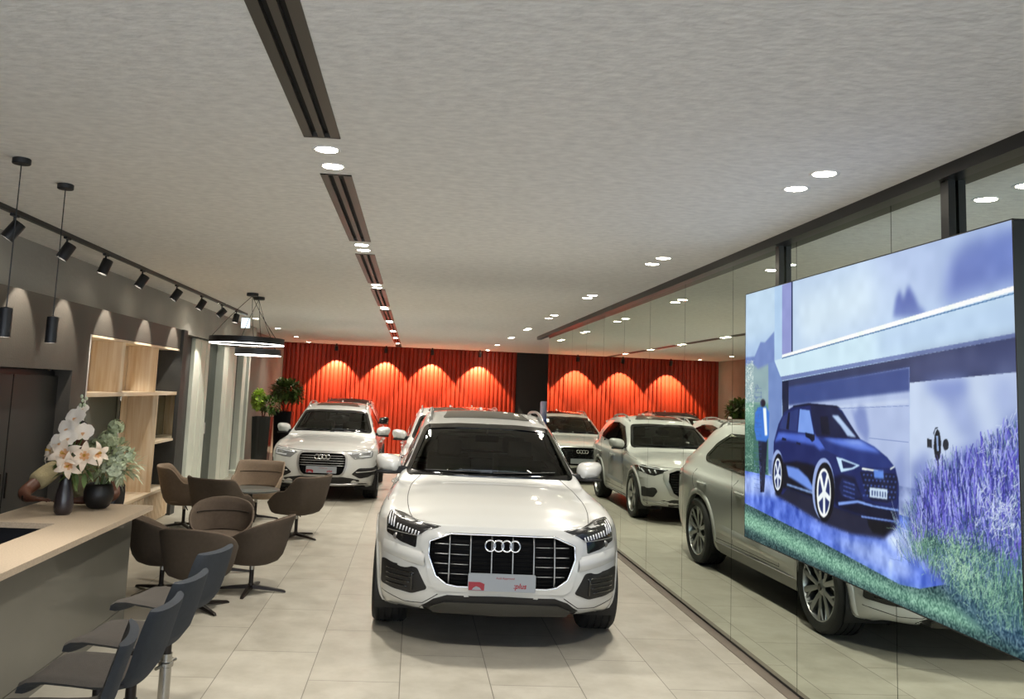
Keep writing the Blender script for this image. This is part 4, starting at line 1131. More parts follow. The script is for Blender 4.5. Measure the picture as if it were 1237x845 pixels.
def tub_chair(name, loc, rz, label, group, style='round', fab=None, fin=None, base_rz=.4):
    root = empty(name, loc, rz, label, 'chair', group)
    fab = fab or m_fab; fin = fin or m_fab_in
    if style == 'round': w, d, zb, zt, zf, p = .305, .29, .255, .715, .40, 2.25
    else: w, d, zb, zt, zf, p = .335, .30, .29, .79, .44, 3.4
    n, k = 64, 12
    def plan(phi, r):
        c, s = math.cos(phi), math.sin(phi)
        q = (abs(c)**p+abs(s)**p)**(-1/p)
        return s*w*q*r, -c*d*q*r          # back is at -y, the chair faces +y
    def rim(phi):
        a = abs((phi+PI) % (2*PI)-PI)
        if style == 'round': g = float(np.interp(math.degrees(a), [0, 25, 50, 75, 100, 125, 150, 180], [1, .97, .88, .70, .46, .22, .05, 0]))
        else: g = 1-.55*smoothstep(R(56), R(88), a)-.45*smoothstep(R(95), R(140), a)
        return zf+(zt-zf)*g
    outer = []; vs = []; fs = []
    prof = [(0, 0), (.35, 0), (.60, .015), (.78, .07), (.88, .18), (.93, .34), (.97, .52), (1.0, .70), (1.03, .86), (1.05, .97)]
    inn = [(1.035, 1.0), (.985, .985), (.955, .86), (.92, .66), (.89, .45), (.86, .30)]
    rows = []
    for (r, t) in prof+inn:
        row = []
        for i in range(n):
            phi = 2*PI*i/n; zr = rim(phi)
            inner = (r, t) in inn
            base = zb
            z = base+(zr-base)*t
            if inner and t < .5: z = max(zb+.10, base+(zr-base)*t)
            x, y = plan(phi, r)
            # lean the back outwards a little
            lean = .07*max(0, math.cos(phi))*max(0, (z-zb)/(zt-zb))
            row.append((x, y-lean, z))
        rows.append(row)
    for row in rows: vs += row
    for j in range(len(rows)-1):
        for i in range(n):
            a, b = j*n+i, j*n+(i+1) % n
            fs.append((a, b, b+n, a+n))
    mb = MB(); no = len(prof)-1
    mb.add(vs, fs); mb.mi = [0 if f[0]//n < no else 1 for f in mb.f]
    mb.build('shell', [fab, fin], root, smooth=True)
    # seat cushion
    c = MB(); rows = []
    zs = zf-.01
    for (r, z) in ((0, zs+.015), (.5, zs+.012), (.78, zs+.0), (.86, zs-.03), (.86, zs-.08)):
        rows.append([(plan(2*PI*i/n, r)[0], plan(2*PI*i/n, r)[1]+.012, z) for i in range(n)])
    vs = []; [vs.extend(r_) for r_ in rows]
    c.add(vs, [(j*n+i, (j+1)*n+i, (j+1)*n+(i+1) % n, j*n+(i+1) % n) for j in range(4) for i in range(n)])
    c.build('seat_cushion', fin, root, smooth=True)
    # stitched seam across the inside of the back
    s = MB(); pts = []
    zz = zf+(zt-zf)*.55
    for i in range(21):
        phi = R(-62+124*i/20); x, y = plan(phi, .945 if style == 'round' else .945)
        pts.append((x*.985, (y-.07*math.cos(phi)*(zz-zb)/(zt-zb))*.985+.004, zz))
    s.tube(pts, .0055, 6); s.build('back_seam', m_stitch, root)
    # pedestal
    b = MB(); b.cyl((0, 0, .045), (0, 0, zb-.04), .021, seg=20); b.cyl((0, 0, .03), (0, 0, .07), .035, .026, seg=20)
    b.build('column', m_bronze, root, smooth=True, angle=40)
    MB().cyl((0, 0, zb-.06), (0, 0, zb+.005), .024, seg=20).build('gas_lift', m_steel, root, smooth=True, angle=40)
    l = MB(); l.tube([(.01, 0, zb-.01), (.08, .02, zb-.02), (.14, .04, zb-.055)], .007); l.build('lever', m_bronze, root)
    for k_ in range(4):
        a = base_rz+k_*PI/2; M = Matrix.Rotation(a, 4, 'Z')
        g = MB(); vs = []
        for (x, hw, z0, z1) in ((.0, .028, .028, .06), (.15, .022, .018, .045), (.31, .017, .006, .022), (.325, .013, .0, .012)):
            vs += [(x, -hw, z0), (x, hw, z0), (x, hw*.8, z1), (x, -hw*.8, z1)]
        f_ = [(0, 1, 2, 3), (15, 14, 13, 12)]
        for j in range(3):
            for q in range(4): f_.append((j*4+q, j*4+(q+1) % 4, (j+1)*4+(q+1) % 4, (j+1)*4+q))
        g.add([M @ Vector(v) for v in vs], f_); g.build('foot', m_bronze, root)
    return root
G1 = 'low brown tub chairs around the nearer seating spot'
tub_chair('tub_chair', (-1.42, 8.42, 0), R(75), 'low brown tub chair nearest the large white car, seen from its side', G1, base_rz=.2)
tub_chair('tub_chair', (-1.76, 7.74, 0), R(-8), 'low brown tub chair with its rounded back to the camera, behind the far bar stool', G1, base_rz=.9)
tub_chair('tub_chair', (-2.20, 8.28, 0), R(-62), 'low brown tub chair half hidden by the end of the counter', G1, base_rz=.5)
tub_chair('tub_chair', (-1.88, 9.15, 0), R(188), 'low brown tub chair facing the camera, its stitched inner back showing', G1, base_rz=.1)
G2 = 'taller taupe armchairs around the small round table'
tub_chair('armchair', (-1.40, 11.35, 0), R(62), 'taupe armchair on the right of the round table, in front of the compact SUV', G2, 'box', base_rz=-.1)
tub_chair('armchair', (-2.22, 10.75, 0), R(-28), 'taupe armchair with its squared back to the camera, before the round table', G2, 'box', base_rz=.6)
tub_chair('armchair', (-2.93, 11.85, 0), R(-75), 'taupe armchair left of the round table, next to the bookcase', G2, 'box', fab=m_fab_in, fin=m_fab_light, base_rz=.3)
tub_chair('armchair', (-2.16, 12.75, 0), R(175), 'light taupe armchair facing the camera behind the round table', G2, 'box', fab=m_fab_light, fin=m_fab_light, base_rz=.2)
t = empty('round_table', (-2.06, 11.7, 0), 0, 'small low round table with a dark grey top between the armchairs', 'table')
MB().lathe([(0, .515), (.36, .515), (.375, .522), (.375, .535), (.365, .54), (0, .54)], 48).build('table_top', mat('table_grey', '#4e524f', .3), t, smooth=True, angle=30)
MB().lathe([(.03, .02), (.03, .515)], 20).build('column', m_black, t, smooth=True, angle=30)
MB().lathe([(0, 0), (.23, 0), (.23, .008), (.05, .02), (0, .02)], 40).build('base', m_black, t, smooth=True, angle=30)

# ---- bar stools
def bar_stool(loc, rz, label):
    root = empty('bar_stool', loc, rz, label, 'bar stool', 'slate backed bar stools at the counter')
    # the stool faces -x
    def sheet(prof, hws, th, nm, m0, m1, bow):
        n = len(prof); k = 12; top = []; bot = []
        for i, ((x, z), hw) in enumerate(zip(prof, hws)):
            a = prof[max(i-1, 0)]; b = prof[min(i+1, n-1)]
            t = Vector((b[0]-a[0], 0, b[1]-a[1])).normalized(); nr = Vector((-t.z, 0, t.x))
            for j in range(k+1):
                v = -1+2*j/k
                y = hw*math.copysign(abs(v)**.92, v)
                e = (1-abs(v)**6)**.5 if abs(v) < 1 else 0
                p = Vector((x, y, z))+nr*(bow*(v*v)) 
                top.append(p+nr*th*.5*e); bot.append(p-nr*th*.5*e)
        vs = top+bot; N = len(top); fs = []; mi = []
        for i in range(n-1):
            for j in range(k):
                a = i*(k+1)+j
                fs.append((a, a+1, a+k+2, a+k+1)); mi.append(0); fs.append((N+a, N+a+k+1, N+a+k+2, N+a+1)); mi.append(1)
        for j in range(k):
            fs.append((j, N+j, N+j+1, j+1)); mi.append(1); a = (n-1)*(k+1)+j; fs.append((a, a+1, N+a+1, N+a)); mi.append(1)
        mb = MB(); mb.add(vs, fs); mb.mi = mi
        return mb.build(nm, [m0, m1], root, smooth=True, angle=60)
    sheet([(-.265, .60), (-.25, .628), (-.22, .645), (-.15, .655), (-.05, .652), (.05, .645), (.13, .645), (.18, .655)], [.17, .19, .20, .21, .215, .215, .21, .20], .038, 'seat', m_seatgrey, m_denim, .016)
    sheet([(.13, .63), (.18, .645), (.212, .69), (.232, .75), (.25, .82), (.27, .89), (.285, .94), (.289, .955)], [.19, .20, .21, .215, .22, .215, .205, .195], .036, 'backrest', m_seatgrey, m_denim, .03)
    g = MB(); g.tube([(.272+.0, y, .945+.0) for y in (-.17, -.08, 0, .08, .17)], .005, 6); g.build('piping', m_stitch, root)
    MB().cyl((0, 0, .02), (0, 0, .36), .033, seg=28).build('column', m_steel, root, smooth=True, angle=40)
    MB().cyl((0, 0, .36), (0, 0, .63), .026, seg=28).build('gas_lift', m_bronze, root, smooth=True, angle=40)
    MB().box(-.10, .10, -.08, .08, .615, .632, bev=.005).build('seat_plate', m_bronze, root)
    f = MB(); f.tube([(-.02, -.10, .30), (-.14, -.10, .30), (-.17, -.07, .30), (-.17, .07, .30), (-.14, .10, .30), (-.02, .10, .30)], .010); f.tube([(0, -.10, .30), (0, .10, .30)], .010)
    f.lathe([(.036, .285), (.042, .29), (.042, .31), (.036, .315)], 24); f.build('footrest', m_steel, root, smooth=True, angle=40)
    MB().lathe([(0, 0), (.215, 0), (.22, .006), (.21, .014), (.06, .026), (.035, .05), (0, .05)], 44).build('base', m_steel, root, smooth=True, angle=40)
    return root
bar_stool((-1.34, 5.28, 0), R(-17), 'farthest of the four slate-backed bar stools, in front of the tub chairs')
bar_stool((-1.31, 4.54, 0), R(-10), 'slate-backed bar stool second from the tub chairs, seat under the counter edge')
bar_stool((-1.29, 4.0, 0), R(-4), 'slate-backed bar stool third from the tub chairs, broad back turned to the aisle')
bar_stool((-1.30, 3.44, 0), R(12), 'bar stool nearest the camera, only its back edge in view at the bottom')

# ---- counter
e = empty('reception_counter', (-2.2, 5, 0), 0, 'long reception counter with a beige top and glossy grey front at the left', 'counter')
def loc(mb): mb.v = [(v[0]+2.2, v[1]-5, v[2]) for v in mb.v]; return mb
mb = MB().prism([(-2.05, .6), (-2.05, 7.30), (-2.93, 7.30), (-2.93, 6.26), (-2.41, 6.26), (-2.41, .6)], .862, .90)
loc(mb).build('counter_top', m_top, e)
mb = MB(); mb.box(-2.24, -2.20, .6, 7.27, .118, .86); mb.box(-2.24, -2.20, .6, 7.27, 0, .110); mb.box(-2.24, -2.206, .6, 7.268, .11, .118)
loc(mb).build('front_panel', m_panel, e)
mb = MB(); mb.box(-2.90, -2.24, 7.20, 7.25, 0, .86); loc(mb).build('end_panel', m_panel, e)
mb = MB(); mb.box(-2.93, -2.241, 6.285, 6.31, .0, .86); mb.box(-2.92, -2.89, 6.31, 7.2, 0, .86); mb.box(-2.41, -2.385, .6, 6.28, .60, .862); loc(mb).build('inner_panel', m_darkrecess, e)
mb = MB(); mb.box(-2.80, -2.39, .6, 6.28, .58, .61); mb.box(-2.80, -2.77, .6, 6.28, 0, .58)
loc(mb).build('work_shelf', m_darkrecess, e)

# ---- wardrobe
e = empty('wardrobe', (-3.55, 8.0, 0), 0, 'black built-in wardrobe with flat doors in the dark left wall', 'wardrobe')
MB().box(-.70, -.02, -2.99, .93, 0, 1.945).build('carcass', m_black, e)
for a, b, hx in ((-2.98, -2.02, -2.10), (-2.0, -1.06, -1.1), (-1.04, -.08, -.14), (-.06, .90, -.02)):
    d_ = MB().box(-.018, .02, a, b, .02, 1.90).build('door', m_door_black, e)
    MB().box(.02, .032, hx-.012 if a < -1 else a+.03, hx+.012 if a < -1 else a+.05, .82, 1.04).build('handle', m_bronze, d_)

# ---- bookcase
e = empty('bookcase', (-3.4, 9.3, 0), 0, 'tall light oak bookcase with mirrored niches set in the dark wall', 'bookcase')
L = 3.49
W_ = m_white
MB().box(-.38, .0, 0, .035, .42, 2.345).build('side_panel', W_, e)
MB().box(-.38, -.002, .036, L, 2.32, 2.345).build('top_panel', m_oak_h, e)
MB().box(-.38, .015, 0, L, .385, .42).build('base_board', m_oak_h, e)
mb = MB(); mb.box(-.36, -.02, 0, L, 0, .385)
mb.build('plinth', m_oak_h, e)
for k in range(3):
    y0 = .0+k*L/3+.01; y1 = (k+1)*L/3-.01
    mb = MB(); mb.box(-.02, -.005, y0, y1, .03, .375)
    q = y0+.03
    while q < y1-.03: mb.box(-.005, .008, q, q+.022, .03, .375); q += .05
    mb.build('drawer_front', m_oak, e)
MB().box(-.38, .005, .036, L, 1.69, 1.735).build('shelf', m_oak_h, e)
MB().box(-.38, .003, 2.62, L, 1.045, 1.075).build('shelf', m_oak_h, e)
MB().box(-.38, .003, 1.10, 1.13, 1.735, 2.32).build('divider', m_oak, e)
MB().box(-.38, .003, 1.10, 1.13, .42, 1.69).build('divider', m_mirr, e)
MB().box(-.38, .003, 2.42, 2.45, 1.735, 2.32).build('divider', m_oak, e)
MB().box(-.38, .004, 2.58, 2.61, .42, 1.69).build('divider', m_oak, e)
MB().box(-.40, -.385, .0, 2.45, 1.72, 2.33).build('back_panel', m_oak, e)
MB().box(-.40, -.385, 1.13, 2.6, .42, 1.70).build('back_panel', m_oak, e)
MB().box(-.40, -.385, .0, 1.13, .42, 1.70).build('mirror_back', m_mirr, e)
MB().box(-.40, -.385, 2.6, L, 1.06, 1.70).build('mirror_back', m_mirr, e)
MB().box(-.40, -.385, 2.6, L, .42, 1.05).build('back_panel', m_charcoal, e)
MB().box(-.38, -.01, L-.02, L, 1.08, 1.69).build('mirror_side', m_mirr, e)

# ---- planters with plants, water cooler
m_leaf = mat('leaf_green', '#4d6b2c', .5, var=.35, vscale=12)
m_leaf_b = mat('leaf_bright', '#b7d45c', .5, var=.3, vscale=12)
m_leaf_d = mat('leaf_dark', '#566b35', .45, var=.4, vscale=12)
m_stem = mat('stem_brown', '#3b2c1d', .8)
m_pot = mat('planter_black', '#0b0b0c', .2, coat=.4)
def leaf(mb, base, d, L, w, up=Vector((0, 0, 1)), droop=.3, seg=4):
    d = d.normalized(); s = d.cross(up)
    if s.length < .05: s = Vector((1, 0, 0))
    s.normalize(); vs = []
    for i in range(seg+1):
        t = i/seg; c = base+d*L*t-up*droop*L*t*t; ww = w*math.sin(PI*min(1, .08+.92*t))**.8 if i < seg else 0.001
        vs += [c-s*ww, c+up*ww*.15*0-Vector((0, 0, ww*.25)), c+s*ww]
    fs = []
    for i in range(seg):
        a = i*3; fs += [(a, a+1, a+4, a+3), (a+1, a+2, a+5, a+4)]
    mb.add(vs, fs)
def foliage(c, r, n, L, w, m, parent, seed, nm='foliage'):
    rnd = random.Random(seed); mb = MB()
    for _ in range(n):
        u = rnd.uniform(-1, 1); a = rnd.uniform(0, 2*PI); q = math.sqrt(1-u*u); d = Vector((q*math.cos(a), q*math.sin(a), u))
        rr = rnd.uniform(.35, 1)**.6
        p = Vector((c[0]+d.x*r[0]*rr, c[1]+d.y*r[1]*rr, c[2]+d.z*r[2]*rr))
        dd = (d+Vector((rnd.uniform(-.6, .6), rnd.uniform(-.6, .6), rnd.uniform(-.2, .9)))).normalized()
        leaf(mb, p, dd, L*rnd.uniform(.7, 1.2), w*rnd.uniform(.7, 1.2), droop=rnd.uniform(.1, .6))
    return mb.build(nm, m, parent, smooth=True)
def planter(x, y, h, w0, w1, lab, stems, rz=0):
    e = empty('potted_plant', (x, y, 0), rz, lab, 'plant')
    mb = MB(); a, b = w0/2, w1/2
    prof = [(a, 0), (b, h), (b-.03, h), (b-.035, h-.05)]
    vs = []; fs = []
    for (r, z) in prof: vs += [(-r, -r, z), (r, -r, z), (r, r, z), (-r, r, z)]
    for j in range(3):
        for q in range(4): fs.append((j*4+q, j*4+(q+1) % 4, (j+1)*4+(q+1) % 4, (j+1)*4+q))
    fs += [(3, 2, 1, 0)]
    mb.add(vs, fs); mb.build('pot', m_pot, e)
    MB().box(-b+.035, b-.035, -b+.035, b-.035, h-.08, h-.05).build('soil', m_stem, e)
    for pts in stems: MB().tube(pts, .014, 6).build('stem', m_stem, e, smooth=True)
    return e
p1 = planter(-3.43, 20.4, 1.14, .34, .42, 'tall black planter with a bright green bushy plant by the grey column', [[(0, 0, 1.05), (-.02, 0, 1.25), (-.1, 0, 1.4)], [(0, 0, 1.05), (.05, 0, 1.25), (.14, 0, 1.4)]])
foliage((-.12, -.02, 1.54), (.15, .16, .22), 700, .07, .026, m_leaf_b, p1, 1)
foliage((.16, 0, 1.42), (.22, .18, .17), 260, .11, .025, m_leaf, p1, 2)
p2 = planter(-3.22, 22.2, 1.22, .36, .44, 'tall black planter with a dark leafy plant behind the compact SUV', [[(0, 0, 1.1), (-.03, 0, 1.35), (0, 0, 1.65)], [(0, 0, 1.1), (.1, 0, 1.4), (.25, 0, 1.6)], [(0, 0, 1.1), (.02, .02, 1.3), (-.2, .05, 1.55)]])
foliage((.02, 0, 1.76), (.38, .3, .22), 560, .15, .042, m_leaf_d, p2, 3)
foliage((.30, -.05, 1.62), (.16, .2, .16), 90, .12, .035, m_leaf, p2, 4)
e = empty('water_dispenser', (3.80, 25.2, 0), 0, 'blue water dispenser with an upturned bottle in front of the black wall', 'water dispenser')
m_wb = mat('dispenser_blue', '#3f72c8', .4, emit='#3f72c8', estr=.0)
m_wl = mat('bottle_blue', '#a9c8f5', .2)
MB().box(-.17, .17, -.17, .17, 0, 1.20, bev=.02).build('cabinet', m_wb, e, smooth=True, angle=40)
MB().lathe([(.05, 1.20), (.06, 1.26), (.135, 1.34), (.14, 1.38), (.14, 1.68), (.12, 1.72), (0, 1.725)], 32).build('bottle', m_wl, e, smooth=True, angle=40)
MB().box(-.05, .05, -.20, -.17, .92, .98).build('tap', m_black, e)
# ------------------------------------------------------------------ display
PICTURE = [
 ('#9fb8ea',0,1,(-0.1,-0.1,1.1,-0.1,1.1,1.1,-0.1,1.1)),
 ('#b4cbf3',10,1,(-0.037,1.066,0.221,1.014,0.221,0.823,-0.034,0.78)),
 ('#6f84c8',1,1,(-0.033,0.734,0.06,0.735,0.096,0.79,0.124,0.787,0.177,0.824,0.18,0.603,-0.032,0.603)),
 ('#8aa3b8',2,1,(-0.033,0.691,0.039,0.712,0.081,0.683,0.146,0.7,0.147,0.539,-0.031,0.533)),
 ('#6a9690',2,1,(-0.032,0.547,0.147,0.545,0.147,0.443,-0.03,0.429)),
 ('#3f6a66',4,1,(-0.031,0.457,0.147,0.468,0.148,0.253,-0.029,0.25)),
 ('#b3c7f3',0,1,(0.179,1.022,1.017,1.016,1.011,0.813,0.18,0.699)),
 ('#a3b6ea',22,1,(0.578,1.046,1.017,1.016,1.011,0.813,0.79,0.794)),
 ('#c3d5f8',16,1,(0.287,0.938,0.608,0.96,0.635,0.828,0.328,0.751)),
 ('#5467b8',3,1,(0.687,0.81,0.696,0.863,0.71,0.889,0.72,0.856,0.736,0.896,0.752,0.867,0.766,0.832,0.788,0.811,0.782,0.798)),
 ('#6a7cc8',9,1,(0.835,0.817,0.85,0.928,0.881,0.964,0.921,0.975,1.005,0.97,1.002,0.834)),
 ('#6f82cf',8,1,(0.94,0.949,1.005,0.961,1.003,0.892,0.957,0.873)),
 ('#a9c4f4',0,1,(0.179,0.999,0.221,1.001,0.221,0.681,0.18,0.676)),
 ('#8c94d8',0,1,(0.221,0.998,0.27,1,0.27,0.725,0.221,0.719)),
 ('#2b3968',0,1,(0.27,1,0.278,1,0.278,0.728,0.27,0.725)),
 ('#bed6f8',0,1,(0.183,0.712,1.012,0.84,1.009,0.731,0.184,0.643)),
 ('#a9c0f0',14,1,(0.634,0.778,1.012,0.832,1.009,0.736,0.633,0.698)),
 ('#e3effd',0,1,(0.221,0.731,1.012,0.844,1.012,0.832,0.221,0.716)),
 ('#30609f',0,1,(0.221,0.72,1.012,0.828,1.011,0.825,0.221,0.716)),
 ('#6e7fbd',0,1,(0.198,0.647,1.009,0.733,1.009,0.723,0.198,0.632)),
 ('#343d69',0,1,(0.217,0.631,1.009,0.723,1.006,0.638,0.736,0.617,0.735,0.594,0.261,0.536,0.261,0.497,0.226,0.495)),
 ('#474f80',8,1,(0.739,0.682,1.008,0.718,1.007,0.649,0.738,0.627)),
 ('#a5b4e8',0,1,(0.256,0.603,0.736,0.664,0.729,0.216,0.256,0.212)),
 ('#3f5094',1.5,1,(0.252,0.61,0.736,0.664,0.735,0.597,0.256,0.542)),
 ('#1d2547',0,1,(0.223,0.631,0.256,0.634,0.256,0.452,0.224,0.449)),
 ('#b9c7f2',2,1,(0.441,0.543,0.732,0.574,0.732,0.562,0.441,0.532)),
 ('#7f90cc',0,1,(0.476,0.54,0.732,0.557,0.732,0.555,0.476,0.537)),
 ('#7f90cc',0,1,(0.601,0.456,0.73,0.456,0.73,0.454,0.601,0.453)),
 ('#6f80c6',3,0.8,(0.535,0.562,0.548,0.526,0.566,0.552,0.59,0.543,0.602,0.478,0.595,0.438,0.559,0.475,0.541,0.525)),
 ('#8090d0',5,0.8,(0.683,0.39,0.71,0.44,0.724,0.35,0.707,0.256,0.677,0.296)),
 ('#b6c5f1',0,1,(0.736,0.62,1.006,0.642,0.994,0.176,0.729,0.216)),
 ('#6b7dc8',7,1,(0.767,0.619,0.89,0.628,0.885,0.587,0.851,0.57,0.808,0.59)),
 ('#8c9cdb',10,0.8,(0.809,0.604,0.873,0.614,0.92,0.503,0.945,0.427,0.908,0.422,0.85,0.519)),
 ('#8c9cdb',10,0.7,(0.941,0.634,1,0.638,0.994,0.434,0.965,0.506)),
 ('#7686cc',7,0.9,(0.734,0.398,0.787,0.438,0.798,0.32,0.767,0.226,0.732,0.262)),
 ('#20242e',0,1,(0.821,0.457,0.82,0.448,0.82,0.439,0.818,0.431,0.817,0.424,0.815,0.419,0.812,0.416,0.81,0.414,0.808,0.415,0.806,0.418,0.804,0.423,0.803,0.429,0.802,0.437,0.801,0.445,0.801,0.455,0.802,0.464,0.803,0.473,0.804,0.481,0.806,0.487,0.808,0.492,0.81,0.496,0.812,0.497,0.814,0.496,0.816,0.493,0.818,0.488,0.819,0.482,0.82,0.474,0.821,0.466)),
 ('#8fa6e0',0,1,(0.808,0.479,0.813,0.48,0.814,0.441,0.81,0.44)),
 ('#2a2f3c',0,1,(0.783,0.47,0.796,0.469,0.796,0.446,0.783,0.447)),
 ('#2a2f3c',0,1,(0.841,0.46,0.84,0.456,0.84,0.453,0.839,0.45,0.838,0.448,0.836,0.446,0.834,0.445,0.833,0.444,0.831,0.444,0.829,0.445,0.828,0.447,0.827,0.449,0.826,0.452,0.825,0.455,0.825,0.458,0.826,0.462,0.826,0.465,0.827,0.468,0.828,0.47,0.83,0.472,0.832,0.473,0.833,0.474,0.835,0.474,0.837,0.473,0.838,0.471,0.839,0.469,0.84,0.466,0.841,0.463)),
 ('#2c3348',0,1,(0.8,0.485,0.806,0.501,0.813,0.503,0.813,0.5,0.806,0.496,0.802,0.481)),
 ('#3a4468',0,1,(0.809,0.416,0.814,0.417,0.814,0.392,0.811,0.391)),
 ('#7189cc',0,1,(0.144,0.704,0.18,0.708,0.221,0.634,0.222,0.265,0.146,0.278)),
 ('#5874e0',0,1,(-0.029,0.264,0.222,0.272,0.439,0.259,0.699,0.25,0.844,0.246,0.824,0.104,0.755,0.068,0.696,0.056,0.558,0.07,0.357,0.095,-0.028,0.138)),
 ('#93a8f2',4,1,(-0.029,0.25,0.199,0.262,0.199,0.2,-0.028,0.169)),
 ('#8ea4f0',6,1,(0.438,0.114,0.626,0.154,0.753,0.113,0.704,0.074,0.567,0.085)),
 ('#a8b9f6',6,1,(0.626,0.19,0.779,0.229,0.843,0.205,0.777,0.143,0.68,0.146)),
 ('#566cc8',6,1,(0.199,0.2,0.365,0.206,0.568,0.15,0.438,0.141)),
 ('#33505a',0,1,(-0.056,0.139,0.357,0.1,0.558,0.075,0.696,0.058,0.755,0.068,0.824,0.104,1.005,0.108,1.002,-0,0.727,-0.006,-0.054,-0.028)),
 ('#7ba8a0',6,1,(-0.056,0.108,0.357,0.075,0.558,0.058,0.704,0.047,0.84,0.061,0.936,0.042,0.898,0.016,0.703,0.011,0.557,0.013,0.357,0.02,-0.055,0.04)),
 ('#2c464f',4,1,(-0.055,0.033,0.357,0.014,0.557,0.003,0.727,0.005,1.002,0.009,1.001,-0.018,-0.054,-0.038)),
 ('#5766b8',6,1,(0.726,0.216,0.745,0.332,0.804,0.375,0.869,0.447,0.928,0.464,1.004,0.547,1.01,0.289,1.003,0.036,0.936,0.051,0.841,0.098,0.776,0.121)),
 ('#4b6a86',5,1,(0.727,0.261,0.78,0.316,0.801,0.235,0.778,0.186,0.731,0.194)),
 ('#3f5f78',7,1,(0.821,0.136,1.007,0.18,1.003,0.027,0.917,0.034,0.84,0.071)),
 ('#1b2140',0.6,1,(0.081,0.442,0.143,0.447,0.132,0.321,0.121,0.201,0.098,0.197,0.089,0.328)),
 ('#3c74da',0.8,1,(0.064,0.506,0.084,0.53,0.131,0.534,0.15,0.51,0.147,0.416,0.132,0.396,0.073,0.397,0.06,0.441)),
 ('#dfe9ff',0.8,1,(0.112,0.529,0.131,0.529,0.139,0.422,0.124,0.42)),
 ('#2a2438',0.8,1,(0.127,0.547,0.127,0.544,0.126,0.54,0.124,0.537,0.122,0.535,0.119,0.533,0.115,0.532,0.112,0.531,0.108,0.532,0.105,0.532,0.102,0.534,0.1,0.537,0.098,0.54,0.096,0.543,0.096,0.546,0.096,0.55,0.098,0.553,0.1,0.556,0.102,0.558,0.105,0.56,0.108,0.561,0.112,0.562,0.115,0.562,0.118,0.56,0.121,0.559,0.124,0.556,0.126,0.554,0.127,0.55)),
 ('#20233f',2,1,(0.18,0.213,0.247,0.243,0.594,0.225,0.69,0.225,0.686,0.208,0.648,0.17,0.534,0.153,0.416,0.157,0.28,0.186,0.186,0.202)),
 ('#0c0e18',1,1,(0.591,0.215,0.672,0.23,0.669,0.202,0.648,0.181,0.61,0.177,0.596,0.192)),
 ('#1c2868',0.6,1,(0.173,0.321,0.176,0.401,0.202,0.47,0.233,0.516,0.28,0.539,0.352,0.551,0.474,0.546,0.5,0.534,0.537,0.487,0.568,0.448,0.619,0.43,0.662,0.404,0.688,0.377,0.698,0.335,0.696,0.24,0.682,0.223,0.594,0.215,0.497,0.218,0.471,0.22,0.395,0.225,0.247,0.237,0.226,0.213,0.184,0.214)),
 ('#0b0e22',2,1,(0.188,0.314,0.226,0.328,0.296,0.344,0.381,0.342,0.391,0.302,0.391,0.228,0.247,0.238,0.216,0.237)),
 ('#10153a',2,1,(0.461,0.314,0.498,0.33,0.548,0.328,0.578,0.263,0.691,0.261,0.696,0.24,0.682,0.223,0.594,0.215,0.497,0.218,0.468,0.232)),
 ('#4e6ad6',2,1,(0.18,0.401,0.202,0.439,0.382,0.445,0.418,0.425,0.459,0.413,0.406,0.396,0.381,0.41,0.23,0.415)),
 ('#6f90ee',1.5,1,(0.243,0.322,0.304,0.32,0.351,0.295,0.382,0.259,0.367,0.252,0.296,0.273,0.254,0.284)),
 ('#8fb0fa',0.8,1,(0.247,0.257,0.391,0.25,0.391,0.243,0.247,0.25)),
 ('#24357f',0.6,1,(0.4,0.436,0.568,0.448,0.619,0.43,0.662,0.404,0.688,0.377,0.574,0.364,0.498,0.381,0.432,0.399)),
 ('#5c79e2',2,1,(0.418,0.438,0.566,0.445,0.617,0.428,0.641,0.415,0.561,0.414,0.472,0.424)),
 ('#7e9af2',2,1,(0.499,0.438,0.561,0.443,0.596,0.433,0.537,0.43)),
 ('#19204a',0.5,1,(0.364,0.544,0.476,0.542,0.5,0.526,0.57,0.448,0.392,0.442,0.377,0.476)),
 ('#a8bef3',1,1,(0.457,0.516,0.484,0.517,0.555,0.452,0.522,0.453,0.494,0.484)),
 ('#10142e',1,1,(0.407,0.509,0.441,0.512,0.451,0.451,0.415,0.45)),
 ('#2b3a7c',0.6,1,(0.205,0.454,0.226,0.499,0.254,0.517,0.306,0.531,0.297,0.45)),
 ('#0f1530',0.5,1,(0.254,0.515,0.264,0.518,0.257,0.453,0.243,0.455)),
 ('#7798ee',0.6,1,(0.313,0.531,0.36,0.528,0.38,0.447,0.303,0.448)),
 ('#0f1530',0.5,1,(0.338,0.45,0.383,0.445,0.383,0.428,0.371,0.42,0.359,0.43,0.341,0.435)),
 ('#151b3e',0.5,1,(0.28,0.542,0.354,0.553,0.479,0.548,0.495,0.54,0.354,0.544,0.28,0.535)),
 ('#0e1330',0.5,1,(0.223,0.422,0.243,0.419,0.243,0.412,0.219,0.412)),
 ('#0e1330',0.5,1,(0.296,0.412,0.316,0.41,0.316,0.403,0.296,0.406)),
 ('#b6d2ff',0.6,1,(0.475,0.382,0.498,0.381,0.568,0.368,0.543,0.353,0.495,0.336)),
 ('#1a2458',0.5,1,(0.496,0.375,0.553,0.366,0.536,0.356,0.503,0.349)),
 ('#eaf3ff',0.4,1,(0.574,0.362,0.631,0.363,0.631,0.359,0.574,0.356)),
 ('#eaf3ff',0.4,1,(0.67,0.374,0.684,0.383,0.686,0.38,0.672,0.37)),
 ('#141b40',0.5,1,(0.567,0.349,0.684,0.361,0.694,0.352,0.689,0.291,0.66,0.274,0.608,0.269,0.588,0.284)),
 ('#4a63b8',0.3,1,(0.577,0.342,0.581,0.345,0.586,0.344,0.581,0.338)),
 ('#4a63b8',0.3,1,(0.59,0.344,0.595,0.346,0.599,0.345,0.595,0.34)),
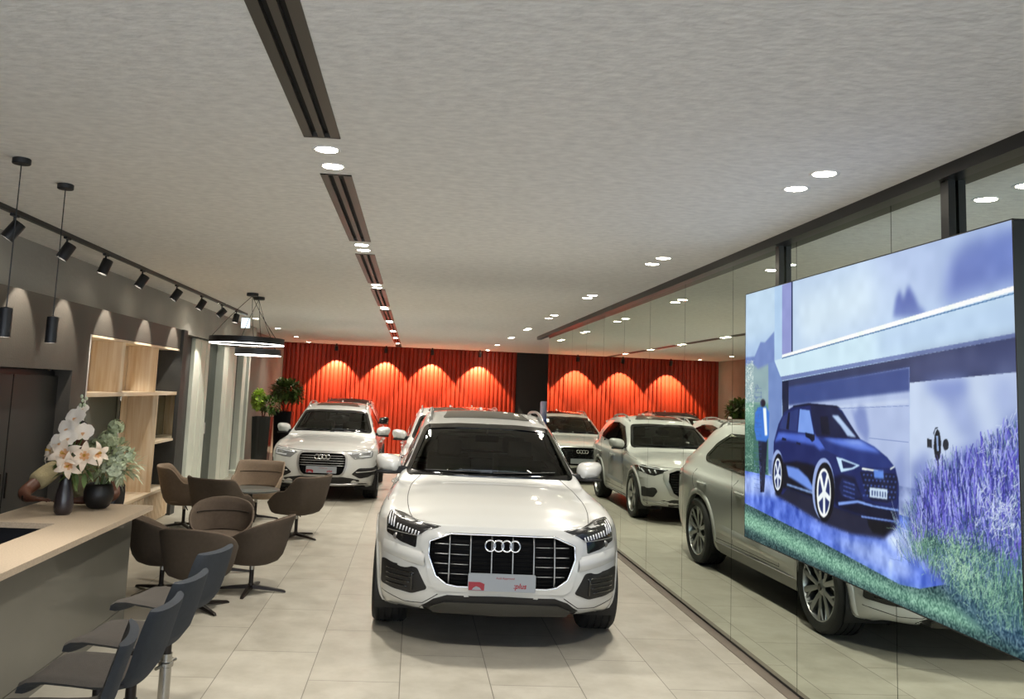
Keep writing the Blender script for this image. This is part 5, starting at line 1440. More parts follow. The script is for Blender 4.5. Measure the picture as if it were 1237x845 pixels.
 ('#4a63b8',0.3,1,(0.603,0.345,0.608,0.348,0.612,0.346,0.608,0.341)),
 ('#4a63b8',0.3,1,(0.616,0.346,0.621,0.349,0.625,0.348,0.62,0.342)),
 ('#4a63b8',0.3,1,(0.629,0.348,0.633,0.35,0.638,0.349,0.633,0.344)),
 ('#4a63b8',0.3,1,(0.641,0.349,0.646,0.352,0.65,0.35,0.646,0.345)),
 ('#4a63b8',0.3,1,(0.654,0.35,0.658,0.353,0.662,0.352,0.658,0.346)),
 ('#4a63b8',0.3,1,(0.666,0.351,0.67,0.354,0.674,0.353,0.67,0.348)),
 ('#4a63b8',0.3,1,(0.678,0.353,0.682,0.355,0.686,0.354,0.682,0.349)),
 ('#4a63b8',0.3,1,(0.582,0.328,0.587,0.33,0.592,0.329,0.587,0.324)),
 ('#4a63b8',0.3,1,(0.596,0.329,0.6,0.332,0.605,0.331,0.6,0.325)),
 ('#4a63b8',0.3,1,(0.609,0.331,0.613,0.333,0.618,0.332,0.613,0.327)),
 ('#4a63b8',0.3,1,(0.622,0.332,0.626,0.335,0.63,0.334,0.626,0.328)),
 ('#4a63b8',0.3,1,(0.634,0.333,0.638,0.336,0.643,0.335,0.638,0.33)),
 ('#4a63b8',0.3,1,(0.647,0.335,0.651,0.337,0.655,0.336,0.651,0.331)),
 ('#4a63b8',0.3,1,(0.659,0.336,0.663,0.339,0.667,0.338,0.663,0.332)),
 ('#4a63b8',0.3,1,(0.671,0.338,0.675,0.34,0.679,0.339,0.675,0.334)),
 ('#4a63b8',0.3,1,(0.683,0.339,0.687,0.341,0.691,0.34,0.687,0.335)),
 ('#4a63b8',0.3,1,(0.576,0.311,0.581,0.314,0.586,0.313,0.581,0.307)),
 ('#4a63b8',0.3,1,(0.59,0.313,0.594,0.315,0.599,0.314,0.594,0.309)),
 ('#4a63b8',0.3,1,(0.603,0.314,0.607,0.317,0.612,0.316,0.607,0.31)),
 ('#4a63b8',0.3,1,(0.616,0.316,0.62,0.318,0.625,0.317,0.62,0.312)),
 ('#4a63b8',0.3,1,(0.628,0.317,0.633,0.32,0.637,0.319,0.633,0.313)),
 ('#4a63b8',0.3,1,(0.641,0.319,0.645,0.322,0.65,0.32,0.645,0.315)),
 ('#4a63b8',0.3,1,(0.653,0.32,0.658,0.323,0.662,0.322,0.658,0.316)),
 ('#4a63b8',0.3,1,(0.666,0.322,0.67,0.324,0.674,0.323,0.67,0.318)),
 ('#4a63b8',0.3,1,(0.677,0.323,0.682,0.326,0.686,0.325,0.682,0.319)),
 ('#4a63b8',0.3,1,(0.582,0.297,0.587,0.299,0.591,0.298,0.586,0.293)),
 ('#4a63b8',0.3,1,(0.595,0.298,0.6,0.301,0.604,0.3,0.6,0.294)),
 ('#4a63b8',0.3,1,(0.608,0.3,0.613,0.303,0.617,0.302,0.613,0.296)),
 ('#4a63b8',0.3,1,(0.621,0.302,0.626,0.304,0.63,0.303,0.625,0.298)),
 ('#4a63b8',0.3,1,(0.634,0.303,0.638,0.306,0.642,0.305,0.638,0.299)),
 ('#4a63b8',0.3,1,(0.646,0.305,0.65,0.308,0.655,0.306,0.65,0.301)),
 ('#4a63b8',0.3,1,(0.658,0.306,0.663,0.309,0.667,0.308,0.663,0.303)),
 ('#4a63b8',0.3,1,(0.67,0.308,0.675,0.311,0.679,0.31,0.675,0.304)),
 ('#4a63b8',0.3,1,(0.682,0.31,0.686,0.312,0.69,0.311,0.686,0.306)),
 ('#4a63b8',0.3,1,(0.576,0.28,0.581,0.283,0.585,0.282,0.58,0.276)),
 ('#4a63b8',0.3,1,(0.589,0.282,0.594,0.285,0.598,0.284,0.594,0.278)),
 ('#4a63b8',0.3,1,(0.602,0.284,0.607,0.286,0.611,0.285,0.607,0.28)),
 ('#4a63b8',0.3,1,(0.615,0.285,0.62,0.288,0.624,0.287,0.62,0.282)),
 ('#4a63b8',0.3,1,(0.628,0.287,0.632,0.29,0.637,0.289,0.632,0.283)),
 ('#4a63b8',0.3,1,(0.641,0.289,0.645,0.292,0.649,0.291,0.645,0.285)),
 ('#4a63b8',0.3,1,(0.653,0.291,0.657,0.293,0.661,0.292,0.657,0.287)),
 ('#4a63b8',0.3,1,(0.665,0.292,0.669,0.295,0.673,0.294,0.669,0.288)),
 ('#4a63b8',0.3,1,(0.677,0.294,0.681,0.297,0.685,0.296,0.681,0.29)),
 ('#5f86e6',1,1,(0.616,0.362,0.649,0.365,0.65,0.341,0.618,0.338)),
 ('#bcd0f8',0.4,1,(0.602,0.308,0.661,0.313,0.66,0.284,0.601,0.279)),
 ('#36457e',0.3,1,(0.608,0.3,0.613,0.3,0.612,0.285,0.608,0.285)),
 ('#36457e',0.3,1,(0.617,0.3,0.622,0.301,0.621,0.286,0.617,0.286)),
 ('#36457e',0.3,1,(0.626,0.301,0.63,0.302,0.63,0.287,0.626,0.286)),
 ('#36457e',0.3,1,(0.635,0.302,0.639,0.303,0.639,0.288,0.635,0.287)),
 ('#36457e',0.3,1,(0.644,0.303,0.648,0.304,0.648,0.288,0.643,0.288)),
 ('#36457e',0.3,1,(0.652,0.304,0.656,0.304,0.656,0.289,0.652,0.289)),
 ('#1a2456',1,1,(0.498,0.32,0.548,0.31,0.571,0.273,0.535,0.254,0.497,0.262,0.485,0.286)),
 ('#5068c0',0.5,1,(0.503,0.31,0.548,0.306,0.548,0.303,0.503,0.307)),
 ('#5068c0',0.5,1,(0.503,0.296,0.548,0.292,0.547,0.289,0.503,0.293)),
 ('#5068c0',0.5,1,(0.503,0.282,0.547,0.278,0.547,0.275,0.503,0.279)),
 ('#5068c0',0.5,1,(0.502,0.267,0.547,0.264,0.547,0.261,0.502,0.264)),
 ('#7d9cf2',0.6,1,(0.482,0.239,0.559,0.261,0.617,0.258,0.695,0.264,0.695,0.258,0.616,0.25,0.559,0.253,0.484,0.229)),
 ('#0d1230',0.6,1,(0.497,0.226,0.571,0.25,0.691,0.256,0.686,0.231,0.605,0.223)),
 ('#7d9cf2',0.5,1,(0.57,0.217,0.69,0.23,0.688,0.226,0.57,0.212)),
 ('#93a6e6',0.5,1,(0.469,0.278,0.467,0.256,0.464,0.234,0.458,0.214,0.45,0.197,0.441,0.183,0.431,0.173,0.42,0.168,0.409,0.168,0.399,0.172,0.389,0.183,0.381,0.197,0.375,0.216,0.372,0.237,0.37,0.26,0.372,0.284,0.376,0.307,0.382,0.328,0.39,0.345,0.4,0.359,0.41,0.368,0.422,0.372,0.432,0.371,0.443,0.365,0.452,0.354,0.459,0.339,0.464,0.321,0.468,0.3)),
 ('#0a0c18',0.5,1,(0.469,0.268,0.467,0.247,0.464,0.226,0.459,0.207,0.452,0.19,0.444,0.177,0.435,0.167,0.426,0.163,0.416,0.163,0.407,0.168,0.399,0.177,0.392,0.191,0.386,0.209,0.383,0.229,0.382,0.252,0.383,0.274,0.387,0.296,0.392,0.316,0.399,0.332,0.408,0.346,0.417,0.354,0.427,0.358,0.437,0.357,0.446,0.351,0.454,0.34,0.46,0.326,0.465,0.309,0.468,0.289)),
 ('#e4ecff',0.5,1,(0.452,0.263,0.452,0.245,0.449,0.228,0.446,0.212,0.441,0.198,0.435,0.187,0.428,0.18,0.422,0.176,0.415,0.177,0.408,0.181,0.402,0.19,0.397,0.201,0.394,0.216,0.392,0.233,0.391,0.251,0.392,0.269,0.394,0.287,0.398,0.304,0.403,0.317,0.409,0.328,0.416,0.335,0.423,0.338,0.43,0.337,0.436,0.332,0.442,0.323,0.446,0.312,0.45,0.297,0.452,0.28)),
 ('#26336e',0.4,1,(0.448,0.262,0.448,0.247,0.446,0.232,0.443,0.218,0.439,0.206,0.434,0.197,0.429,0.19,0.423,0.187,0.418,0.188,0.412,0.192,0.407,0.199,0.403,0.209,0.4,0.222,0.399,0.237,0.398,0.252,0.399,0.268,0.401,0.284,0.404,0.298,0.408,0.31,0.413,0.319,0.418,0.325,0.424,0.328,0.43,0.327,0.435,0.322,0.44,0.315,0.443,0.304,0.446,0.292,0.448,0.277)),
 ('#dfe8ff',0.4,1,(0.425,0.267,0.422,0.248,0.447,0.232,0.45,0.25)),
 ('#dfe8ff',0.4,1,(0.428,0.258,0.419,0.256,0.419,0.184,0.428,0.186)),
 ('#dfe8ff',0.4,1,(0.425,0.248,0.422,0.266,0.396,0.238,0.399,0.22)),
 ('#dfe8ff',0.4,1,(0.42,0.251,0.427,0.264,0.412,0.319,0.404,0.306)),
 ('#dfe8ff',0.4,1,(0.42,0.262,0.427,0.252,0.443,0.314,0.436,0.324)),
 ('#dfe8ff',0.4,1,(0.43,0.259,0.43,0.255,0.43,0.252,0.429,0.249,0.428,0.246,0.426,0.244,0.425,0.243,0.424,0.242,0.422,0.242,0.42,0.243,0.419,0.245,0.418,0.247,0.417,0.25,0.417,0.253,0.416,0.256,0.417,0.259,0.417,0.263,0.418,0.266,0.419,0.268,0.421,0.27,0.422,0.272,0.424,0.272,0.425,0.272,0.427,0.271,0.428,0.27,0.429,0.268,0.43,0.265,0.43,0.262)),
 ('#93a6e6',0.5,1,(0.23,0.297,0.229,0.279,0.226,0.261,0.223,0.245,0.217,0.232,0.211,0.221,0.204,0.213,0.197,0.21,0.189,0.21,0.182,0.215,0.175,0.224,0.17,0.236,0.166,0.251,0.163,0.268,0.162,0.286,0.163,0.305,0.165,0.323,0.17,0.339,0.175,0.353,0.182,0.364,0.189,0.371,0.196,0.374,0.204,0.372,0.211,0.367,0.217,0.358,0.222,0.346,0.226,0.331,0.229,0.314)),
 ('#0a0c18',0.5,1,(0.233,0.288,0.232,0.271,0.23,0.254,0.226,0.239,0.222,0.226,0.216,0.216,0.209,0.21,0.202,0.206,0.195,0.207,0.188,0.211,0.182,0.219,0.177,0.23,0.173,0.244,0.17,0.26,0.169,0.278,0.17,0.295,0.173,0.312,0.176,0.327,0.182,0.34,0.188,0.35,0.195,0.357,0.202,0.36,0.209,0.359,0.216,0.354,0.221,0.345,0.226,0.334,0.23,0.32,0.232,0.304)),
 ('#dbe4ff',0.5,1,(0.219,0.286,0.219,0.272,0.217,0.259,0.215,0.248,0.212,0.238,0.208,0.23,0.203,0.225,0.198,0.222,0.194,0.223,0.189,0.226,0.185,0.233,0.182,0.242,0.179,0.253,0.177,0.265,0.177,0.279,0.177,0.292,0.179,0.305,0.181,0.317,0.185,0.327,0.189,0.335,0.193,0.34,0.198,0.342,0.203,0.341,0.207,0.338,0.211,0.331,0.215,0.322,0.217,0.311,0.219,0.299)),
 ('#26336e',0.4,1,(0.215,0.285,0.215,0.273,0.213,0.262,0.211,0.252,0.209,0.244,0.206,0.237,0.202,0.233,0.198,0.231,0.195,0.231,0.191,0.234,0.188,0.24,0.185,0.248,0.183,0.257,0.182,0.268,0.181,0.279,0.182,0.291,0.183,0.302,0.185,0.312,0.188,0.321,0.191,0.328,0.194,0.332,0.198,0.334,0.202,0.333,0.206,0.33,0.209,0.324,0.211,0.316,0.213,0.307,0.215,0.296)),
 ('#cfdafc',0.4,1,(0.199,0.289,0.197,0.275,0.214,0.262,0.216,0.276)),
 ('#cfdafc',0.4,1,(0.202,0.283,0.195,0.282,0.195,0.229,0.202,0.23)),
 ('#cfdafc',0.4,1,(0.199,0.276,0.197,0.289,0.18,0.269,0.182,0.256)),
 ('#cfdafc',0.4,1,(0.196,0.277,0.201,0.287,0.19,0.328,0.185,0.318)),
 ('#cfdafc',0.4,1,(0.196,0.286,0.201,0.278,0.211,0.323,0.206,0.331)),
]
def paint_picture(W=1280, H=772):
    # the picture shown on the display, painted as colours at the panel's pixels
    U, V = np.meshgrid((np.arange(W)+.5)/W, (np.arange(H)+.5)/H)
    img = np.zeros((H, W, 3)); rng = np.random.default_rng(5)
    def fill(px):
        m = np.zeros((H, W), bool); n = len(px)
        i0 = max(0, int(min(p[0] for p in px)*W)-1); i1 = min(W, int(max(p[0] for p in px)*W)+2); j0 = max(0, int(min(p[1] for p in px)*H)-1); j1 = min(H, int(max(p[1] for p in px)*H)+2)
        if i1 <= i0 or j1 <= j0: return m.astype(float)
        Us, Vs = U[j0:j1, i0:i1], V[j0:j1, i0:i1]
        for i in range(n):
            x1, y1 = px[i]; x2, y2 = px[(i+1) % n]
            if y1 == y2: continue
            m[j0:j1, i0:i1] ^= ((y1 > Vs) != (y2 > Vs)) & (Us < (x2-x1)*(Vs-y1)/(y2-y1)+x1)
        return m.astype(float)
    def blur(a, r):
        r = int(round(r))
        if r < 1: return a
        for ax in (0, 1):
            for _ in range(2):
                k = 2*r+1; p = np.concatenate([np.repeat(a.take([0], ax), r+1, ax), a, np.repeat(a.take([-1], ax), r, ax)], ax)
                cs = np.cumsum(p, ax)
                a = (cs.take(range(k, cs.shape[ax]), ax)-cs.take(range(0, cs.shape[ax]-k), ax))/k
        return a
    def noise(sx, sy, seed):
        r = np.random.default_rng(seed); g = r.random((sy+2, sx+2))
        x = U*sx; y = V*sy; i = x.astype(int); j = y.astype(int); fx = x-i; fy = y-j
        fx = fx*fx*(3-2*fx); fy = fy*fy*(3-2*fy)
        return (g[j, i]*(1-fx)+g[j, i+1]*fx)*(1-fy)+(g[j+1, i]*(1-fx)+g[j+1, i+1]*fx)*fy
    hexc = lambda h: np.array([int(h[k:k+2], 16)/255 for k in (1, 3, 5)])
    def over(m, c): img[:] = img*(1-m[..., None])+hexc(c)*m[..., None]
    for col, bl, al, flat in PICTURE:
        pts = list(zip(flat[0::2], flat[1::2])); m = blur(fill(pts), bl*2.2)*al
        over(m, col)
    car = blur(np.maximum(*[fill(list(zip(f[0::2], f[1::2]))) for c, b, a, f in PICTURE if c in ('#1c2868', '#20233f')][:2]), 1)
    # texture: trees, stones, paving, grass
    n1 = noise(420, 250, 1); n2 = noise(160, 95, 2); n3 = noise(60, 30, 3); n4 = noise(18, 12, 4)
    tree = ((U < .055) & (V > .50) & (V < .72)) * np.clip((n1-.5)*3, 0, 1)
    over(blur(tree.astype(float), 0), '#d5e2f2')
    lowtree = ((U < .055) & (V > .28) & (V < .53)) * np.clip((n1-.45)*2.5, 0, 1); over(lowtree*(1-car)*.7, '#9fc0bd')
    stone = ((U > .058) & (U < .105) & (V > .2) & (V < .62)) * ((((V*58) % 1) < .18) | (n2 > .72)); over(stone.astype(float)*(1-car)*.4, '#4c62ac')
    gr = (img[..., 1] > img[..., 2]*.98) | ((np.abs(img-hexc('#37555a')).sum(-1) < .35))
    grass = (gr & (V < .30) & (V < .30-.9*np.maximum(0, U-.9)*0)).astype(float)*(1-car)
    img += (grass[..., None]*(n1[..., None]-.5)*.38)
    drive = (img[..., 2] > img[..., 1]*1.15) & (V < .33) & (U < .8)
    img += drive[..., None]*((n3+n4*.6+n2*.3-.95)[..., None])*.22*(1-car[..., None])
    img += ((noise(40, 26, 9)-.5)*.04)[..., None]
    # lavender: fine stalks and spikes
    def stroke(x, y, a, L, w, c, al=1.):
        n = max(2, int(L*H*1.5)); t = np.linspace(0, 1, n)
        bend = rng.uniform(-.25, .25)
        xs = (x+np.sin(a+bend*t)*L*t*1.81/3.0)*W; ys = (y+np.cos(a+bend*t)*L*t)*H
        c = hexc(c)
        for q in (range(0, 1) if w == 0 else range(-1, 2)):
            i = np.clip((xs+q).astype(int), 0, W-1); j = np.clip(ys.astype(int), 0, H-1)
            img[j, i] = img[j, i]*(1-al)+c*al
    cols = ['#6f70dc', '#4a55c0', '#8488ea', '#3e4aa2', '#303c86', '#98a6f0', '#6356cc']
    greens = ['#6f9f92', '#426e6e', '#2a464f', '#94bfae', '#35585f']
    for k in range(4200):
        t = rng.random(); x = .735+t*.275; top = np.interp(x, [.73, .78, .83, .90, 1], [.22, .34, .385, .42, .50]); bot = np.interp(x, [.73, .82, 1], [.15, .10, .04])
        y = bot+(top-bot)*rng.random()**.8*.92
        hfrac = (y-bot)/(top-bot)
        if hfrac < .38: stroke(x, y, rng.normal(0, .35), rng.uniform(.02, .07), 0, greens[rng.integers(5)], .8)
        else:
            a = rng.normal(-.05, .28); L = rng.uniform(.03, .09)
            stroke(x, y, a, L, 0, greens[1+rng.integers(4)] if rng.random() < .3 else cols[rng.integers(7)], .7)
            if rng.random() < .6: stroke(x, y, a, L*.4, 1, cols[rng.integers(7)], .85)
    for k in range(420):
        x = rng.uniform(.76, 1.0); top = np.interp(x, [.73, .78, .83, .90, 1], [.22, .34, .385, .42, .50]); y = top*rng.uniform(.62, 1.02)
        stroke(x, y, rng.normal(-.03, .2), rng.uniform(.03, .06), 1, ['#8488ea', '#5a56cc', '#3a3f9a', '#9fa8f4', '#2c3478'][rng.integers(5)], .9)
    for cx_, cy_, s_, n_, c in ((.865, .165, .03, 260, '#a8cdbf'), (.93, .115, .03, 160, '#8fb7b0'), (.965, .30, .025, 160, '#c9d7fa'), (.80, .20, .02, 90, '#2a4650'), (.90, .22, .03, 120, '#22395a')):
        for k in range(n_): stroke(rng.normal(cx_, s_), rng.normal(cy_, s_*1.2), rng.normal(0, .9), rng.uniform(.012, .03), 0, c, .85)
    for k in range(260):       # pale sprays, right and in front
        if rng.random() < .5: x = rng.uniform(.90, 1.0); y = rng.uniform(.33, .56)*min(1, .78+2.2*(x-.90)); c = '#c9d7fa'
        else: x = rng.uniform(.76, .94); y = rng.uniform(.09, .24); c = '#9cc0ba'
        stroke(x, y, rng.normal(.1, .7), rng.uniform(.01, .035), 0, c, .8)
    for k in range(160): stroke(.69+rng.random()*.08, rng.uniform(.12, .24), rng.normal(-.5, .4), rng.uniform(.03, .06), 0, ['#c3d0f6', '#6f83c8', '#8fb0a8', '#42558f'][rng.integers(4)], .85)
    img = np.clip(img, 0, 1)
    img = img**1.08; img[..., 0] *= 1.12; img[..., 1] *= 1.11
    img = np.clip(img, 0, 1)
    return (img[::2, ::2]+img[1::2, ::2]+img[::2, 1::2]+img[1::2, 1::2])/4

def make_screen():
    y_far, y_near, z0, z1, xf = 6.52, 3.52, .94, 2.75, XM-.12
    e = empty('display_screen', (XM-.12, 5.02, z0), 0, 'huge bright display on the mirror wall showing a dark blue car beside lavender', 'display')
    W, H = 640, 386
    img = paint_picture()
    lin = np.where(img <= .04045, img/12.92, ((img+.055)/1.055)**2.4)
    ys = (np.arange(W)/(W-1)); zs = (np.arange(H)/(H-1))
    YY, ZZ = np.meshgrid(y_far-5.02+(y_near-y_far)*ys, (z1-z0)*zs)
    co = np.stack([np.full_like(YY, -.001), YY, ZZ], -1).reshape(-1, 3).astype(np.float32)
    a = (np.arange(H-1)[:, None]*W+np.arange(W-1)[None]).ravel()
    quads = np.stack([a, a+1, a+W+1, a+W], -1).astype(np.int32)
    me = bpy.data.meshes.new('picture_panel')
    me.vertices.add(len(co)); me.vertices.foreach_set('co', co.ravel())
    nq = len(quads); me.loops.add(nq*4); me.polygons.add(nq)
    me.loops.foreach_set('vertex_index', quads.ravel())
    me.polygons.foreach_set('loop_start', np.arange(0, nq*4, 4, dtype=np.int32))
    me.update(calc_edges=True)
    at = me.color_attributes.new('picture', 'FLOAT_COLOR', 'POINT')
    rgba = np.ones((W*H, 4), np.float32); rgba[:, :3] = lin.reshape(-1, 3); at.data.foreach_set('color', rgba.ravel())
    m = bpy.data.materials.new('display_picture'); m.use_nodes = True; nt = m.node_tree; b = nt.nodes['Principled BSDF']
    b.inputs['Base Color'].default_value = (.01, .01, .012, 1); b.inputs['Roughness'].default_value = .6; b.inputs['Specular IOR Level'].default_value = .05
    v = nt.nodes.new('ShaderNodeVertexColor'); v.layer_name = 'picture'
    nt.links.new(v.outputs[0], b.inputs['Emission Color']); b.inputs['Emission Strength'].default_value = SCREEN
    me.materials.append(m)
    o = bpy.data.objects.new('picture_panel', me); C.objects.link(o); o.parent = e
    mb = MB(); mb.box(.0, .11, -1.50, 1.50, 0, z1-z0)
    mb.box(-.002, .0, -1.506, -1.50, -.004, z1-z0+.004); mb.box(-.002, .0, 1.50, 1.506, -.004, z1-z0+.004)
    mb.box(-.002, .11, -1.506, 1.506, -.006, 0); mb.box(-.002, .11, -1.506, 1.506, z1-z0, z1-z0+.006)
    mb.build('cabinet', m_black, e)
SCREEN = .70
make_screen()
# ------------------------------------------------------------------ flowers on the counter
m_vase = mat('vase_dark', '#2c2527', .35, coat=.3)
m_vase_b = mat('vase_black', '#161516', .45)
m_lily = mat('lily_petal', '#f3e3cf', .55, var=.06, vscale=20)
m_peach = mat('lily_peach', '#e9b98b', .55)
m_orchid = mat('orchid_petal', '#f7efe2', .55)
m_pistil = mat('pistil_yellow', '#c9a02c', .6)
m_sage = mat('sage_leaf', '#aeb894', .65, var=.15, vscale=30)
m_hyd = mat('hydrangea_pale', '#ccd6ba', .65, var=.12, vscale=40)
def petal(mb, M, L, w, curl=.35, tip=1., seg=7, cup=.25):
    vs = []
    for i in range(seg+1):
        t = i/seg; ww = w*(math.sin(PI*min(1, t**.75*.93+.04)))**(.7*tip) if i < seg else w*.03
        z = curl*L*(t**1.2)*.55-.75*L*max(0, t-.45)**2*curl*3
        y = L*t
        vs += [Vector((-ww, y, z+cup*ww)), Vector((0, y, z)), Vector((ww, y, z+cup*ww))]
    fs = []
    for i in range(seg):
        a = i*3; fs += [(a, a+1, a+4, a+3), (a+1, a+2, a+5, a+4)]
    mb.add([M @ v for v in vs], fs)
def lily(parent, c, aim, r, seed=0, nm='lily'):
    Q = Vector(aim).to_track_quat('Z', 'Y').to_matrix().to_4x4(); B = Matrix.Translation(Vector(c)) @ Q
    mb = MB(); rnd = random.Random(seed)
    for k in range(6):
        mb.cur = 0
        M = B @ Matrix.Rotation(k*PI/3+rnd.uniform(-.1, .1), 4, 'Z') @ Matrix.Rotation(R(18), 4, 'X')
        petal(mb, M, r*rnd.uniform(.92, 1.08), r*.24, curl=.8)
        mb.cur = 1
        petal(mb, M @ Matrix.Translation((0, 0, .0016)), r*.6, r*.09, curl=.8*.95)
    o = mb.build(nm, [m_lily, m_peach], parent, smooth=True)
    s = MB()
    for k in range(6):
        a = k*PI/3+.4; p = B @ Vector((.02*math.cos(a)*r*10*.3, .02*math.sin(a)*r*10*.3, r*.55)); s.tube([B @ Vector((0, 0, 0)), p], .0012, 5); s.cyl(p-Vector((.005, 0, 0)), p+Vector((.005, 0, 0)), .0025, seg=6)
    s.build('stamens', m_pistil, o)
def orchid(parent, c, aim, r, seed=0):
    Q = Vector(aim).to_track_quat('Z', 'Y').to_matrix().to_4x4(); B = Matrix.Translation(Vector(c)) @ Q
    mb = MB()
    for k, (a, w, l) in enumerate(((0, .36, .9), (72, .62, 1.0), (144, .34, .85), (216, .34, .85), (288, .62, 1.0))):
        petal(mb, B @ Matrix.Rotation(R(a), 4, 'Z') @ Matrix.Rotation(R(6), 4, 'X'), r*l, r*w, curl=.25, tip=.6, cup=.12)
    o = mb.build('orchid', m_orchid, parent, smooth=True)
    l = MB(); petal(l, B @ Matrix.Rotation(PI, 4, 'Z') @ Matrix.Rotation(R(40), 4, 'X'), r*.45, r*.16, curl=.6); l.build('orchid_lip', m_peach, o, smooth=True)
ZC = .90
e = empty('flower_vase', (-2.52, 6.67, ZC), 0, 'tall dark bottle vase on the counter with white orchids and peach lilies', 'vase of flowers')
MB().lathe([(0, 0), (.045, 0), (.062, .02), (.068, .06), (.062, .13), (.045, .21), (.038, .25), (.044, .285), (.038, .287), (.032, .25), (0, .2)], 36).build('vase', m_vase, e, smooth=True)
fl = [('o', (.05, -.05, .705), (-.3, -1, .4), .085), ('o', (.0, -.06, .625), (-.4, -1, .1), .08), ('o', (-.035, -.07, .52), (-.3, -1, .1), .085), ('o', (.10, -.02, .60), (.2, -1, .2), .08), ('o', (.03, -.1, .56), (0, -1, .3), .07),
      ('o', (.075, .0, .77), (.2, -1, .6), .045),
      ('l', (.02, -.09, .44), (-.15, -1, .25), .13), ('l', (.14, -.06, .43), (.3, -1, .2), .12), ('l', (-.09, -.03, .45), (-.8, -.6, .3), .11), ('l', (.06, -.12, .37), (.1, -1, -.1), .11), ('l', (.20, .0, .44), (.8, -.6, .3), .10)]
st = MB()
for k, (t_, c, a, r) in enumerate(fl):
    (orchid if t_ == 'o' else lily)(e, c, a, r, k)
    st.tube([(0, 0, .2), (c[0]*.4, c[1]*.3+.02, .2+(c[2]-.2)*.55), (c[0], c[1]+.02, c[2]-.01)], .004, 6)
st.tube([(0, 0, .2), (.03, .02, .5), (.07, .0, .82)], .004, 6)
st.build('stems', m_leaf, e, smooth=True)
b = MB()
for k, (x, z) in enumerate(((.07, .83), (.085, .80), (.055, .795), (.095, .845), (.06, .86))):
    b.lathe([(0, -.014), (.010, -.006), (.012, .004), (.006, .014), (0, .018)], 10, Matrix.Translation((x, -.005, z)))
b.build('buds', m_hyd, e, smooth=True)
foliage((.05, .02, .38), (.13, .08, .10), 60, .11, .02, m_leaf_d, e, 12, 'leaves')

e = empty('flower_pot', (-2.405, 7.05, ZC), 0, 'round black pot on the counter with pale green hydrangeas and sage leaves', 'pot of flowers')
MB().lathe([(0, 0), (.06, 0), (.085, .02), (.108, .07), (.112, .12), (.10, .17), (.085, .19), (.078, .188), (.09, .16), (0, .12)], 40).build('pot', m_vase_b, e, smooth=True)
def hydrangea(parent, c, r, n, seed, m=None):
    rnd = random.Random(seed); mb = MB()
    for _ in range(n):
        u = rnd.uniform(-.5, 1); a = rnd.uniform(0, 2*PI); q = math.sqrt(1-u*u); d = Vector((q*math.cos(a), q*math.sin(a), u))
        B = Matrix.Translation(Vector(c)+d*r*rnd.uniform(.85, 1.05)) @ d.to_track_quat('Z', 'Y').to_matrix().to_4x4() @ Matrix.Rotation(rnd.uniform(0, 2), 4, 'Z')
        for k in range(4): petal(mb, B @ Matrix.Rotation(k*PI/2, 4, 'Z') @ Matrix.Rotation(R(15), 4, 'X'), .024, .011, curl=.3, seg=3, tip=.6)
    return mb.build('hydrangea', m or m_hyd, parent, smooth=True)
hydrangea(e, (.10, -.04, .31), .10, 130, 3); hydrangea(e, (.16, .0, .40), .075, 90, 4); hydrangea(e, (.04, -.02, .52), .07, 80, 5, m_sage)
hydrangea(e, (.08, .02, .62), .055, 60, 6, m_sage); hydrangea(e, (-.05, .0, .46), .06, 60, 7, m_sage)
foliage((.06, 0, .36), (.16, .12, .18), 150, .10, .016, m_sage, e, 8, 'leaves')
foliage((.18, -.02, .33), (.10, .08, .10), 70, .09, .014, m_hyd, e, 9, 'leaves')
s = MB()
for c in ((.10, -.04, .28), (.16, 0, .36), (.04, -.02, .46), (.08, .02, .58), (-.05, 0, .42)): s.tube([(0, 0, .10), (c[0]*.5, c[1]*.5, (.1+c[2])/2), c], .004, 6)
s.build('stems', m_leaf_d, e)

# ------------------------------------------------------------------ person leaning on the counter
m_skin = mat('skin_brown', '#5b3524', .5, var=.06, vscale=12)
m_shirt = mat('shirt_khaki', '#a39672', .9, bump=.4, bscale=90, var=.1, vscale=12)
m_trouser = mat('trousers_dark', '#23252b', .9)
m_hair = mat('hair_black', '#0d0b0a', .75, bump=.6, bscale=160)
m_shoe = mat('shoe_black', '#111010', .4)
def skin_mesh(name, joints, edges, m, parent, root=0, sub=2, extra=None):
    me = bpy.data.meshes.new(name); me.from_pydata([j[0] for j in joints], edges, [])
    o = bpy.data.objects.new(name, me); C.objects.link(o)
    sk = o.modifiers.new('skin', 'SKIN'); sk.use_smooth_shade = True
    sk.branch_smoothing = .6
    for i, j in enumerate(joints):
        r = j[1] if isinstance(j[1], tuple) else (j[1], j[1]); me.skin_vertices[0].data[i].radius = r
    me.skin_vertices[0].data[root].use_root = True
    ss = o.modifiers.new('sub', 'SUBSURF'); ss.levels = sub; ss.render_levels = sub
    bpy.context.view_layer.update()
    nm = bpy.data.meshes.new_from_object(o.evaluated_get(bpy.context.evaluated_depsgraph_get()))
    bpy.data.objects.remove(o); bpy.data.meshes.remove(me)
    nm.materials.clear(); nm.materials.append(m); nm.name = name
    nm.polygons.foreach_set('use_smooth', [True]*len(nm.polygons))
    o = bpy.data.objects.new(name, nm); C.objects.link(o)
    if parent: o.parent = parent
    return o
